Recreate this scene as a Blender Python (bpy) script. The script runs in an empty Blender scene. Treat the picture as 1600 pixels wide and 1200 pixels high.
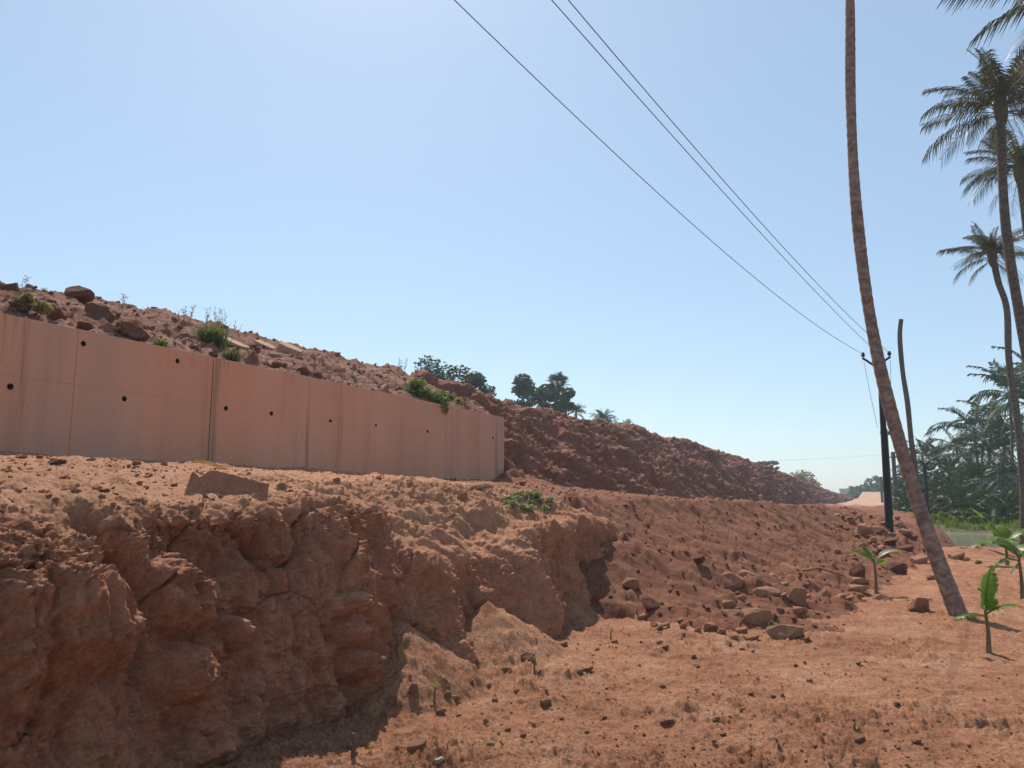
import bpy, bmesh, math, random
import numpy as np
from mathutils import Vector, Matrix, Euler

R = math.radians
scene = bpy.context.scene
C = scene.collection
random.seed(11)
rng = np.random.default_rng(11)

# ------------------------------------------------------------------ camera, sky, sun, exposure
FOC, PITCH, YAW, EYE = 1208.0, R(8.2), R(25.3), 1.6          # the earth bank and the road run along +Y
cam_d = bpy.data.cameras.new('camera')
cam = bpy.data.objects.new('camera', cam_d)
C.objects.link(cam)
cam.location = (0, 0, EYE)
cam.rotation_euler = (R(90) + PITCH, 0, YAW)
cam_d.sensor_width = 36.0
cam_d.lens = 36.0 * FOC / 1600.0
cam_d.clip_end = 6000
scene.camera = cam

SUN_EL, SUN_AZ = R(50), R(-38)                               # azimuth from +Y, clockwise
world = bpy.data.worlds.new('World')
scene.world = world
world.use_nodes = True
wn = world.node_tree
wn.nodes.clear()
w_out = wn.nodes.new('ShaderNodeOutputWorld')
w_bg = wn.nodes.new('ShaderNodeBackground')
w_sky = wn.nodes.new('ShaderNodeTexSky')
w_sky.sky_type = 'NISHITA'
w_sky.sun_disc = False
w_sky.sun_elevation = SUN_EL
w_sky.sun_rotation = SUN_AZ
w_sky.altitude = 0
w_sky.air_density = 1.0
w_sky.dust_density = 0.45
w_sky.ozone_density = 1.5
w_bg.inputs['Strength'].default_value = 0.115
w_tint = wn.nodes.new('ShaderNodeMix')
w_tint.data_type = 'RGBA'
w_tint.blend_type = 'MULTIPLY'
w_tint.inputs[0].default_value = 1.0
w_tint.inputs[7].default_value = (.97, 1.0, .98, 1)
wn.links.new(w_sky.outputs[0], w_tint.inputs[6])
w_veil = wn.nodes.new('ShaderNodeMix')                        # high thin haze evens the whole sky out
w_veil.data_type = 'RGBA'
w_veil.inputs[0].default_value = 0.42
w_veil.inputs[7].default_value = (3.3, 4.5, 5.8, 1)
wn.links.new(w_tint.outputs[2], w_veil.inputs[6])
wn.links.new(w_veil.outputs[2], w_bg.inputs['Color'])
wn.links.new(w_bg.outputs[0], w_out.inputs['Surface'])

sun_d = bpy.data.lights.new('sun', 'SUN')
sun_d.energy = 4.5
sun_d.angle = R(0.55)
sun_d.color = (1.0, 0.93, 0.82)
sun = bpy.data.objects.new('sun', sun_d)
C.objects.link(sun)
SUN_DIR = Vector((math.cos(SUN_EL) * math.sin(SUN_AZ), math.cos(SUN_EL) * math.cos(SUN_AZ), math.sin(SUN_EL)))
sun.rotation_euler = (-SUN_DIR).to_track_quat('-Z', 'Y').to_euler()
sun.location = (0, 0, 60)

scene.view_settings.view_transform = 'Standard'
scene.view_settings.look = 'None'
scene.view_settings.exposure = 0.32
scene.view_settings.gamma = 1.0
scene.view_settings.use_curve_mapping = False
scene.render.engine = 'CYCLES'
scene.cycles.use_denoising = True
scene.cycles.max_bounces = 8
scene.cycles.diffuse_bounces = 5
scene.cycles.transparent_max_bounces = 8
HAZE = 0.00065

# ------------------------------------------------------------------ helpers: survey, noise, meshes
CAM_M = (Matrix.Translation((0, 0, EYE)) @ Euler((R(90) + PITCH, 0, YAW)).to_matrix().to_4x4())
CAM_I = np.array(CAM_M.inverted())


def ray(px, py):
    """bearing (from +Y, positive to the left) and slope of a sight line through a point of the 1600 x 1200 survey picture"""
    v = CAM_M.to_3x3() @ Vector(((px - 800) / FOC, (600 - py) / FOC, -1.0))
    return math.atan2(-v.x, v.y), v.z / math.hypot(v.x, v.y)


def at(px, py, dist):
    """world point at a horizontal distance along a sight line"""
    az, t = ray(px, py)
    return Vector((-math.sin(az) * dist, math.cos(az) * dist, EYE + t * dist))


def atz(px, dist, z):
    az, t = ray(px, 760)
    return Vector((-math.sin(az) * dist, math.cos(az) * dist, z))


def px_size(n, dist):
    return n * dist / FOC


_perm = rng.permutation(256).astype(np.int32)
_perm = np.concatenate([_perm, _perm, _perm])
_g3 = rng.normal(size=(256, 3)).astype(np.float32)
_g3 /= np.linalg.norm(_g3, axis=1)[:, None]
_rnd = rng.random((256, 4)).astype(np.float32)


def perlin(x, y, z):
    x = np.asarray(x, np.float32); y = np.asarray(y, np.float32); z = np.asarray(z, np.float32)
    x, y, z = np.broadcast_arrays(x, y, z)
    xi = np.floor(x); yi = np.floor(y); zi = np.floor(z)
    fx, fy, fz = x - xi, y - yi, z - zi
    X = xi.astype(np.int32) & 255; Y = yi.astype(np.int32) & 255; Z = zi.astype(np.int32) & 255
    u = fx * fx * fx * (fx * (fx * 6 - 15) + 10)
    v = fy * fy * fy * (fy * (fy * 6 - 15) + 10)
    w = fz * fz * fz * (fz * (fz * 6 - 15) + 10)
    res = 0
    for dx in (0, 1):
        a = _perm[X + dx]
        wx = u if dx else 1 - u
        for dy in (0, 1):
            b = _perm[a + Y + dy]
            wy = v if dy else 1 - v
            for dz in (0, 1):
                g = _g3[_perm[b + Z + dz]]
                wz = w if dz else 1 - w
                res = res + wx * wy * wz * (g[..., 0] * (fx - dx) + g[..., 1] * (fy - dy) + g[..., 2] * (fz - dz))
    return res * 1.5


def fbm(x, y, z, o=4, gain=0.5):
    s, a, f = 0, 1.0, 1.0
    for i in range(o):
        s = s + a * perlin(x * f + 17.3 * i, y * f + 5.1 * i, z * f + 9.7 * i)
        a *= gain; f *= 2.03
    return s


def ridge(x, y, z, o=3):
    s, a, f = 0, 1.0, 1.0
    for i in range(o):
        s = s + a * (1 - 2 * np.abs(perlin(x * f + 31.3 * i, y * f + 11.1 * i, z * f + 3.7 * i)))
        a *= 0.5; f *= 2.1
    return s


def worley(u, v, seed=0, offs=False):
    """F1, F2 and four random numbers of the nearest cell"""
    u = np.asarray(u, np.float32); v = np.asarray(v, np.float32)
    ui = np.floor(u).astype(np.int32); vi = np.floor(v).astype(np.int32)
    f1 = np.full(u.shape, 9, np.float32); f2 = f1.copy(); cid = np.zeros(u.shape, np.int32); ox = np.zeros(u.shape, np.float32); oy = ox.copy()
    for du in (-1, 0, 1):
        for dv in (-1, 0, 1):
            h = _perm[_perm[((ui + du + seed * 37) & 255)] + ((vi + dv + seed * 11) & 255)]
            r = _rnd[h]
            ex = u - (ui + du + r[..., 0]); ey = v - (vi + dv + r[..., 1])
            d = np.hypot(ex, ey)
            m = d < f1
            f2 = np.where(m, f1, np.minimum(f2, d))
            cid = np.where(m, h, cid)
            f1 = np.where(m, d, f1)
            if offs: ox = np.where(m, ex, ox); oy = np.where(m, ey, oy)
    return (f1, f2, _rnd[cid], ox, oy) if offs else (f1, f2, _rnd[cid])


def clods(u, v, f, density, seed=0):
    """heights (m) of a layer of angular crumbs about 1/f across; a share `density` of the cells holds one"""
    w = 0.26
    uu = u * f + w * perlin(u * f * 1.9, v * f * 1.9, seed + 0.5)
    vv = v * f + w * perlin(u * f * 1.9, v * f * 1.9, seed + 7.5)
    f1, f2, r, dx, dy = worley(uu, vv, seed, True)
    rad = 0.16 + 0.46 * r[..., 3] ** 1.6
    top = rad * (0.50 + 1.5 * (r[..., 0] - .5) * dx / rad + 1.5 * (r[..., 1] - .5) * dy / rad)
    h = np.clip(np.minimum(top, (rad - f1) * 2.3), 0, 1)
    return np.where(r[..., 2] < density, h, 0) / f


def sstep(a, b, x):
    t = np.clip((x - a) / (b - a), 0, 1)
    return t * t * (3 - 2 * t)


def lerp(a, b, t):
    return a + (b - a) * t


def quads_mesh(name, V, Q, mat=None, smooth=True):
    me = bpy.data.meshes.new(name)
    V = np.ascontiguousarray(V, np.float32).reshape(-1, 3)
    Q = np.ascontiguousarray(Q, np.int32)
    n = Q.shape[0]; k = Q.shape[1]
    me.vertices.add(len(V)); me.vertices.foreach_set('co', V.ravel())
    me.loops.add(n * k); me.loops.foreach_set('vertex_index', Q.ravel())
    me.polygons.add(n); me.polygons.foreach_set('loop_start', np.arange(n, dtype=np.int32) * k)
    me.polygons.foreach_set('use_smooth', np.full(n, smooth))
    if mat: me.materials.append(mat)
    me.update(calc_edges=True)
    return me


def link(name, me, parent=None):
    o = bpy.data.objects.new(name, me)
    C.objects.link(o)
    if parent: o.parent = parent
    return o


def tag(o, label=None, cat=None, group=None, kind=None):
    if label: o['label'] = label
    if cat: o['category'] = cat
    if group: o['group'] = group
    if kind: o['kind'] = kind
    return o


def empty(name, loc, label, cat, group=None, rz=0.0):
    o = bpy.data.objects.new(name, None)
    o.empty_display_size = 0.2
    C.objects.link(o)
    o.location = loc
    o.rotation_euler = (0, 0, rz)
    return tag(o, label, cat, group)


def grid(name, P, mat, flip=False):
    m, n = P.shape[:2]
    i = np.arange(m * n, dtype=np.int32).reshape(m, n)
    q = np.stack([i[:-1, :-1], i[1:, :-1], i[1:, 1:], i[:-1, 1:]], -1).reshape(-1, 4)
    if flip: q = q[:, ::-1]
    return link(name, quads_mesh(name, P, q, mat))


def grid_normals(P):
    a = np.gradient(P, axis=0); b = np.gradient(P, axis=1)
    n = np.cross(a, b)
    return n / np.maximum(np.linalg.norm(n, axis=2, keepdims=True), 1e-9)


class MB:
    """collects pieces into ONE mesh"""
    def __init__(self):
        self.v = []; self.f = []

    def add(self, v, f):
        o = len(self.v)
        self.v.extend([tuple(p) for p in v])
        self.f.extend([tuple(i + o for i in q) for q in f])
        return self

    def tube(self, pts, rad, n=6, cap=True):
        pts = [Vector(p) for p in pts]
        if not hasattr(rad, '__len__'): rad = [rad] * len(pts)
        v, f = [], []
        ref = Vector((0.31, 0.95, 0.05))
        for i, p in enumerate(pts):
            t = (pts[min(i + 1, len(pts) - 1)] - pts[max(i - 1, 0)]).normalized()
            a = t.cross(ref)
            if a.length < 1e-3: a = t.cross(Vector((1, 0, 0)))
            a.normalize(); b = t.cross(a)
            for k in range(n):
                an = 2 * math.pi * k / n
                v.append(p + (a * math.cos(an) + b * math.sin(an)) * rad[i])
        for i in range(len(pts) - 1):
            for k in range(n):
                f.append((i * n + k, i * n + (k + 1) % n, (i + 1) * n + (k + 1) % n, (i + 1) * n + k))
        if cap:
            f.append(tuple(range(n - 1, -1, -1))); f.append(tuple((len(pts) - 1) * n + k for k in range(n)))
        return self.add(v, f)

    def box(self, c, s, rot=None):
        c = Vector(c); v = []
        for x in (-.5, .5):
            for y in (-.5, .5):
                for z in (-.5, .5):
                    p = Vector((x * s[0], y * s[1], z * s[2]))
                    if rot: p = rot @ p
                    v.append(c + p)
        return self.add(v, [(0, 1, 3, 2), (4, 6, 7, 5), (0, 4, 5, 1), (2, 3, 7, 6), (0, 2, 6, 4), (1, 5, 7, 3)])

    def mesh(self, name, mat=None, smooth=False):
        me = bpy.data.meshes.new(name)
        me.from_pydata(self.v, [], self.f)
        if mat: me.materials.append(mat)
        if smooth: me.polygons.foreach_set('use_smooth', np.ones(len(me.polygons), bool))
        me.update()
        return me

    def build(self, name, mat=None, parent=None, smooth=False):
        return link(name, self.mesh(name, mat, smooth), parent)


# ------------------------------------------------------------------ materials
class NT:
    def __init__(self, name):
        self.m = bpy.data.materials.new(name)
        self.m.use_nodes = True
        self.t = self.m.node_tree
        self.b = self.t.nodes['Principled BSDF']
        self.b.inputs['Specular IOR Level'].default_value = 0.25
        self.co = self.t.nodes.new('ShaderNodeTexCoord')

    def n(self, typ, **kw):
        x = self.t.nodes.new(typ)
        for k, v in kw.items(): setattr(x, k, v)
        return x

    def L(self, a, b): self.t.links.new(a, b)

    def noise(self, scale, detail=5, rough=0.55, stretch=None, kind='Object', dist=0.0):
        x = self.n('ShaderNodeTexNoise')
        x.inputs['Scale'].default_value = scale
        x.inputs['Detail'].default_value = detail
        x.inputs['Roughness'].default_value = rough
        x.inputs['Distortion'].default_value = dist
        src = self.co.outputs[kind]
        if stretch:
            mp = self.n('ShaderNodeMapping')
            mp.inputs['Scale'].default_value = stretch
            self.L(src, mp.inputs[0]); src = mp.outputs[0]
        self.L(src, x.inputs['Vector'])
        return x.outputs[0]

    def ramp(self, fac, stops):
        r = self.n('ShaderNodeValToRGB')
        e = r.color_ramp.elements
        while len(e) < len(stops): e.new(0.5)
        for i, (p, c) in enumerate(stops):
            e[i].position = p
            e[i].color = (c[0], c[1], c[2], 1) if hasattr(c, '__len__') else (c, c, c, 1)
        self.L(fac, r.inputs[0])
        return r.outputs[0]

    def mix(self, fac, a, b, mode='MIX'):
        x = self.n('ShaderNodeMix', data_type='RGBA', blend_type=mode)
        for sock, v in ((x.inputs[0], fac), (x.inputs[6], a), (x.inputs[7], b)):
            if hasattr(v, 'is_linked'): self.L(v, sock)
            elif hasattr(v, '__len__'): sock.default_value = (v[0], v[1], v[2], 1)
            else: sock.default_value = v
        return x.outputs[2]

    def math(self, op, a, b=0.0):
        x = self.n('ShaderNodeMath', operation=op)
        for sock, v in ((x.inputs[0], a), (x.inputs[1], b)):
            if hasattr(v, 'is_linked'): self.L(v, sock)
            else: sock.default_value = v
        return x.outputs[0]

    def bump(self, h, dist, strength=1.0, chain=None):
        x = self.n('ShaderNodeBump')
        x.inputs['Distance'].default_value = dist
        x.inputs['Strength'].default_value = strength
        self.L(h, x.inputs['Height'])
        if chain is not None: self.L(chain, x.inputs['Normal'])
        return x.outputs[0]

    def done(self, col, normal=None, rough=0.95):
        if hasattr(col, 'is_linked'): self.L(col, self.b.inputs['Base Color'])
        else: self.b.inputs['Base Color'].default_value = (col[0], col[1], col[2], 1)
        self.b.inputs['Roughness'].default_value = rough
        if normal is not None: self.L(normal, self.b.inputs['Normal'])
        return self.m


def soil(name, dark, mid, pale, f=1.0, streak=None, pale_at=0.62, speck=0.5, bumpy=0.012, spec=0.1, dust=None):
    """earth in three tones; dust = three more tones where the mesh's `dust` attribute says dry trodden earth lies"""
    t = NT(name)
    n1 = t.noise(0.9 * f, 6, 0.6, streak)
    n2 = t.noise(6.0 * f, 6, 0.65, streak)
    n3 = t.noise(45 * f, 4, 0.7)

    def tones(d, m, p):
        a = t.ramp(n1, [(0.34, d), (0.49, m), (pale_at, m), (pale_at + 0.12, p)])
        b = t.ramp(n2, [(0.34, d), (0.5, m), (0.68, p)])
        return t.mix(0.5, a, b)
    c = tones(dark, mid, pale)
    if dust:
        at_ = t.n('ShaderNodeAttribute', attribute_name='dust')
        c = t.mix(at_.outputs['Fac'], c, tones(*dust))
    k = t.ramp(n3, [(0.33, 1 - speck * 0.55), (0.55, 1.0), (0.72, 1 + speck * 0.35)])
    c = t.mix(1.0, c, k, 'MULTIPLY')
    b1 = t.bump(t.noise(26 * f, 7, 0.72), bumpy * 2.2, 1.0)
    b2 = t.bump(t.noise(120 * f, 4, 0.7), bumpy * 0.6, 0.9, b1)
    t.b.inputs['Specular IOR Level'].default_value = spec
    return t.done(c, b2, 0.95)


def set_dust(o, A):
    at_ = o.data.attributes.new('dust', 'FLOAT', 'POINT')
    at_.data.foreach_set('value', np.ascontiguousarray(np.clip(A, 0, 1), np.float32).ravel())


M = {}
M['field'] = soil('field_soil', (.225, .093, .050), (.372, .170, .093), (.48, .262, .156), 1.0, pale_at=.50, speck=.8)
M['bank'] = soil('bank_soil', (.33, .140, .082), (.50, .225, .130), (.62, .325, .195), 1.1, (1.6, 1.6, .9), pale_at=.56, speck=.45, bumpy=.014, dust=((.38, .180, .100), (.52, .262, .148), (.62, .35, .212)))
M['spoil'] = soil('spoil_soil', (.155, .062, .038), (.25, .104, .063), (.38, .185, .110), 1.2, (.5, 1.9, 1.0), pale_at=.60)
M['hill'] = soil('embankment_soil', (.150, .060, .039), (.240, .100, .065), (.37, .178, .115), .8, pale_at=.58, dust=((.20, .092, .066), (.31, .155, .112), (.44, .245, .180)))
M['rock'] = soil('rock_stone', (.29, .135, .078), (.43, .215, .128), (.56, .33, .205), 3.0, speck=.35, bumpy=.006)
M['rock_dark'] = soil('dark_rock_stone', (.13, .056, .04), (.19, .085, .058), (.28, .135, .09), 3.0, speck=.35, bumpy=.006)
M['slab'] = soil('pale_slab_stone', (.34, .19, .115), (.48, .30, .19), (.58, .40, .27), 3.0, speck=.25, bumpy=.004)
M['white'] = soil('white_stone', (.5, .42, .36), (.66, .58, .52), (.75, .7, .64), 3.0, speck=.2, bumpy=.004)


def concrete():
    t = NT('dusty_concrete')
    n1 = t.noise(0.55, 5, 0.55, (1, 1, .35))
    n2 = t.noise(2.6, 5, 0.6, (1, 1.0, .06))
    n3 = t.noise(26, 5, 0.65)
    c = t.ramp(n1, [(0.32, (.58, .295, .190)), (0.5, (.64, .305, .190)), (0.68, (.67, .345, .228))])
    s = t.ramp(n2, [(0.26, (.66, .66, .70)), (0.44, (.97, .96, .96)), (0.58, (1, 1, 1)), (0.76, (1.05, .95, .90))])
    c = t.mix(0.75, c, s, 'MULTIPLY')
    k = t.ramp(n3, [(0.30, .88), (0.5, 1.0), (0.75, 1.05)])
    c = t.mix(1.0, c, k, 'MULTIPLY')
    # broad grey streaks where water ran down
    n4 = t.noise(.85, 2, .4, (1, 1.0, .02))
    g = t.ramp(n4, [(0.56, 0.0), (0.72, .6)])
    c = t.mix(g, c, (.44, .28, .21))
    n5 = t.noise(7.0, 4, .7, (1, 1, .5))
    c = t.mix(t.ramp(n5, [(.66, 0.0), (.74, .55)]), c, (.25, .15, .12))
    n6 = t.noise(3.5, 3, .6, (1, 1.0, .04))
    c = t.mix(t.ramp(n6, [(.63, 0.0), (.69, .6)]), c, (.28, .16, .115))
    b = t.bump(t.noise(60, 4, .6), .002, .6)
    return t.done(c, b, .9)


M['concrete'] = concrete()


def simple(name, c1, c2, f=6.0, rough=.8, stretch=None, bump=0.0, spec=.25):
    t = NT(name)
    c = t.ramp(t.noise(f, 5, .6, stretch), [(.32, c1), (.68, c2)])
    nb = t.bump(t.noise(f * 4, 5, .65, stretch), bump) if bump else None
    t.b.inputs['Specular IOR Level'].default_value = spec
    return t.done(c, nb, rough)


def leafy(name, dark, pale, trans=.35, rough=.55, dead=None):
    t = NT(name)
    g = t.n('ShaderNodeNewGeometry')
    stops = [(0.0, dark), (0.75, pale)]
    if dead: stops += [(0.88, pale), (0.93, dead)]
    c = t.ramp(g.outputs['Random Per Island'], stops)
    c = t.mix(.35, c, t.ramp(t.noise(3, 3, .6), [(.3, dark), (.7, pale)]))
    t.L(c, t.b.inputs['Base Color'])
    t.b.inputs['Roughness'].default_value = rough
    t.b.inputs['Specular IOR Level'].default_value = .3
    tr = t.n('ShaderNodeBsdfTranslucent')
    c2 = t.mix(1.0, c, (1.25, 1.3, .55), 'MULTIPLY')
    t.L(c2, tr.inputs['Color'])
    mx = t.n('ShaderNodeMixShader'); mx.inputs[0].default_value = trans
    t.L(t.b.outputs[0], mx.inputs[1]); t.L(tr.outputs[0], mx.inputs[2])
    out = t.t.nodes['Material Output']
    t.L(mx.outputs[0], out.inputs['Surface'])
    return t.m


M['palm_leaf'] = leafy('palm_leaf', (.026, .046, .018), (.058, .082, .034), .22, .5)
M['palm_old'] = leafy('palm_leaf_old', (.085, .072, .045), (.16, .13, .085), .2, .7)
M['palm_grey'] = leafy('palm_leaf_windworn', (.035, .044, .028), (.110, .100, .070), .2, .5)
M['tree_leaf'] = leafy('tree_leaf', (.025, .044, .018), (.060, .088, .033), .25)
M['shrub_leaf'] = leafy('shrub_leaf', (.065, .10, .034), (.165, .205, .08), .4)
M['grass_dull'] = leafy('dull_grass_leaf', (.065, .09, .045), (.14, .16, .085), .35)
M['weed_leaf'] = leafy('creeper_leaf', (.15, .165, .09), (.30, .32, .19), .3, .5)
M['dry_leaf'] = leafy('dry_leaf', (.17, .14, .075), (.30, .25, .14), .3)
M['dry_leaf_yellow'] = simple('yellow_dry_leaf', (.52, .27, .07), (.62, .37, .13), 12)
M['grass'] = leafy('grass_leaf', (.06, .105, .022), (.15, .21, .045), .35)
M['bank_grass'] = leafy('bank_grass_leaf', (.085, .125, .025), (.20, .24, .06), .35)
M['banana_leaf'] = leafy('banana_leaf', (.10, .19, .028), (.17, .28, .05), .55, .36)
M['banana_dry'] = leafy('banana_leaf_pale', (.20, .22, .10), (.30, .30, .16), .4, .5)
M['banana_stem'] = simple('banana_stem', (.13, .10, .05), (.22, .17, .085), 14, .6, (1, 1, .3))
M['twig'] = simple('dry_twig', (.10, .065, .04), (.17, .11, .07), 30, .9)
M['pole'] = simple('dark_pole', (.018, .018, .022), (.034, .033, .037), 8, .7, (1, 1, .2), .004)
M['pole_grey'] = simple('grey_pole', (.09, .085, .08), (.15, .14, .13), 8, .8, (1, 1, .2))
M['iron'] = simple('dark_iron', (.02, .022, .03), (.04, .045, .06), 20, .6)
M['porcelain'] = simple('dark_porcelain', (.015, .014, .018), (.03, .028, .03), 10, .25, spec=.5)
M['wire'] = simple('wire_metal', (.12, .16, .22), (.18, .22, .28), 10, .5)
M['hole_lining'] = simple('black_hole_lining', (.03, .022, .018), (.06, .04, .03), 20, .9)
M['bush_wood'] = simple('branch_wood', (.07, .05, .035), (.13, .095, .07), 9, .9, (1, 1, .3))


def trunk_mat(name, c1, c2, c3, freq):
    t = NT(name)
    w = t.n('ShaderNodeTexWave', bands_direction='Z')
    w.inputs['Scale'].default_value = freq
    w.inputs['Distortion'].default_value = 9.0
    w.inputs['Detail'].default_value = 3
    w.inputs['Detail Scale'].default_value = 2.5
    t.L(t.co.outputs['Object'], w.inputs['Vector'])
    a = t.ramp(w.outputs['Fac'], [(.15, c1), (.5, c2), (.9, c3)])
    bl = t.ramp(t.noise(9, 6, .65), [(.34, c1), (.5, c2), (.70, c3)])
    c = t.mix(.72, a, bl)
    b = t.bump(t.noise(50, 5, .7, (1, 1, .5)), .012, .9)
    return t.done(c, b, .95)


M['palm_trunk'] = trunk_mat('palm_bark', (.15, .10, .078), (.25, .170, .130), (.40, .30, .24), 2.2)
M['palm_trunk_grey'] = trunk_mat('grey_palm_bark', (.075, .062, .055), (.13, .105, .09), (.21, .17, .14), 2.2)

# ------------------------------------------------------------------ ground: the cut earth bank with its shelf
def log_rows(a, b, k, near):
    """positions from a to b whose step grows with the distance from the camera line"""
    u = np.linspace(math.asinh(a / near), math.asinh(b / near), k)
    return near * np.sinh(u)


def profile(ctrl, S):
    """ctrl: list of (s, x_array, z_array); linear in s -> X, Z of shape (len(y), len(S))"""
    ss = np.array([c[0] for c in ctrl])
    xs = np.stack([c[1] for c in ctrl], 1); zs = np.stack([c[2] for c in ctrl], 1)
    j = np.clip(np.searchsorted(ss, S, side='right') - 1, 0, len(ss) - 2)
    t = (S - ss[j]) / (ss[j + 1] - ss[j])
    return xs[:, j] * (1 - t) + xs[:, j + 1] * t, zs[:, j] * (1 - t) + zs[:, j + 1] * t


def blur_s(A, k):
    for _ in range(k):
        B = A.copy()
        B[:, 1:-1] = (A[:, :-2] + 2 * A[:, 1:-1] + A[:, 2:]) / 4
        A = B
    return A


WALL_X = -10.0
WALL_END = 20.6
WALL_TOP = 3.90


def make_bank():
    y = log_rows(0.6, 21.5, 900, 3.6)
    one = np.ones_like(y)
    r = sstep(5.7, 7.0, y)                                   # 0: upright cut, 1: slumped slope
    butt = sum(a * np.exp(-((y - c) / w) ** 2) for c, w, a in
               ((2.5, .8, .22), (5.0, .45, .20), (6.45, .42, .34), (8.5, .5, .26), (10.1, .35, .10), (11.9, .40, .12)))
    xf = -3.86 + butt + 0.05 * perlin(y * 1.9, 0, 3.3)
    rec = np.clip(y - 12.05, 0, None)
    rec = 0.95 * rec * sstep(0, .5, rec) - 0
    xf = xf - rec
    e = sstep(8.3, 9.3, y)                                  # the nose: the upright part is taller again
    xm = lerp(-3.98 * one, lerp(-4.25, -4.10, e), r) + butt * .55 - rec
    zm = lerp(.95 * one, lerp(.88, 1.14, e), r)
    dip = np.exp(-((y - 2.95) / .30) ** 2)
    xl = lerp(-4.12 * one, lerp(-5.75, -5.3, e) + .12 * perlin(y * 1.3, 4, 1), r) - rec - .05 * dip
    zl = np.interp(y, [.6, 2.2, 4, 6, 8, 11.5, 21], [1.54, 1.50, 1.46, 1.46, 1.60, 1.60, 1.85]) - .24 * dip
    xl2 = np.minimum(xl - .35, -4.5 - rec)
    z2 = np.interp(y, [.6, 4, 6, 8, 11.5, 21], [1.64, 1.60, 1.60, 1.66, 1.66, 1.9])
    xs = np.minimum(-7.0 * one, xl2 - .3)
    zs = np.interp(y, [.6, 6, 12, 20], [1.92, 1.86, 1.78, 1.95])
    xw = np.minimum(-10.6 * one, xs - .3)
    zw = np.interp(y, [.6, 6, 12, 17, 19.5, 21.5], [2.2, 2.19, 2.16, 2.10, 2.05, 2.0])
    ctrl = [(0, xf + .25, -.55 * one), (.07, xf, 0 * one), (.34, xm, zm), (.53, xl, zl), (.60, xl2, z2), (.78, xs, zs), (1.0, xw, zw)]
    S = np.concatenate([np.linspace(0, .55, 270), np.linspace(.55, 1, 211)[1:]])
    X, Z = profile(ctrl, S)
    X = blur_s(X, 34); Z = blur_s(Z, 34)
    Y = np.repeat(y[:, None], len(S), 1)
    # arc length from the foot, for noise that follows the face
    A = np.concatenate([np.zeros((len(y), 1)), np.cumsum(np.hypot(np.diff(X, axis=1), np.diff(Z, axis=1)), 1)], 1)
    P = np.stack([X, Y, Z], -1)
    N = grid_normals(P)
    if N[450, 100, 0] < 0: N = -N
    face = (1 - sstep(.50, .60, S))[None, :] * np.ones_like(Y)
    rr = r[:, None] * np.ones_like(Y)
    d = np.zeros_like(Y)
    fade = sstep(0.02, .10, S)[None, :]
    big = fbm(Y * .85, A * .9, 1.0, 3)
    d += face * fade * .16 * big
    # upright part: blocks that broke along cracks
    f1, f2, rn = worley(Y * 1.5 + .25 * perlin(Y * 2, A * 2, 2), A * 1.7 + .25 * perlin(Y * 2, A * 2, 8), 3)
    crack = (1 - sstep(.0, .045, f2 - f1))
    top = sstep(.26, .40, S)[None, :]
    d += face * (1 - rr) * fade * (.085 * (rn[..., 0] - .5) * lerp(.5, 1.0, top) - .09 * crack * lerp(.15, 1.0, top))
    f1, f2, rn = worley(Y * 4.6 + .3 * perlin(Y * 4, A * 4, 2), A * 2.3 + .3 * perlin(Y * 4, A * 4, 8), 6)
    d += face * fade * (.045 * (rn[..., 1] - .5) - .015 * (1 - sstep(0, .08, f2 - f1))) * lerp(.9, .7, rr)
    d += face * (1 - rr) * fade * (.11 * fbm(Y * 2.8, A * .7, 12.0, 3) + .05 * ridge(Y * 4.2 + .5 * perlin(Y, A * 2, 3), A * .9, 14.0, 3))
    # slumped part: flutes running down the face
    flute = ridge(Y * 1.9 + .3 * perlin(Y, A * 1.5, 3), A * .45, 5.0, 3)
    d += face * rr * fade * .09 * (flute - .5)
    fl2 = ridge(Y * 6 + .5 * perlin(Y * 2, A * 2, 3), A * 1.6, 6.0, 3)
    d += face * fade * .03 * fl2 * lerp(.5, 1, rr)
    d += face * fade * .055 * fbm(Y * 3.3, A * 3.1, 9.0, 4)
    d += face * fade * (.027 * fbm(Y * 11, A * 10, 4.0, 5, .68) + .011 * fbm(Y * 45, A * 42, 4.0, 3, .75) + .014 * ridge(Y * 6.5, A * 5.0, 3.3, 3))
    d += face * fade * (.4 * clods(Y, A, 4.5, .24, 2) + .7 * clods(Y, A, 11, .36, 4) + 1.0 * clods(Y, A, 26, .45, 6))
    d = d * (1 - .68 * rr * sstep(.30, .40, S)[None, :])
    # single lumps that stand out of the face
    for cy, cz, ry, rz, a in ((3.52, .98, .26, .26, .30), (3.44, .56, .22, .18, .24), (3.95, .70, .10, .12, .20),
                              (2.45, 1.00, .55, .48, .17), (2.90, .86, .20, .22, .12), (4.95, .75, .16, .10, .15), (4.97, .55, .14, .12, .17),
                              (5.0, .32, .13, .12, .16), (6.3, 1.05, .30, .22, .10), (7.6, .45, .16, .14, .20)):
        k = np.clip(1 - ((Y - cy) / ry) ** 2 - ((Z - cz) / rz) ** 2, 0, 1)
        lump = a * k ** (1.0 if ry > .4 else .75) * (1 + .22 * fbm(Y * 7, Z * 6, 2.2, 5, .6) + .9 * clods(Y, Z, 11, .7, 3) * 11 * .30)
        d += face * lump
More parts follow.
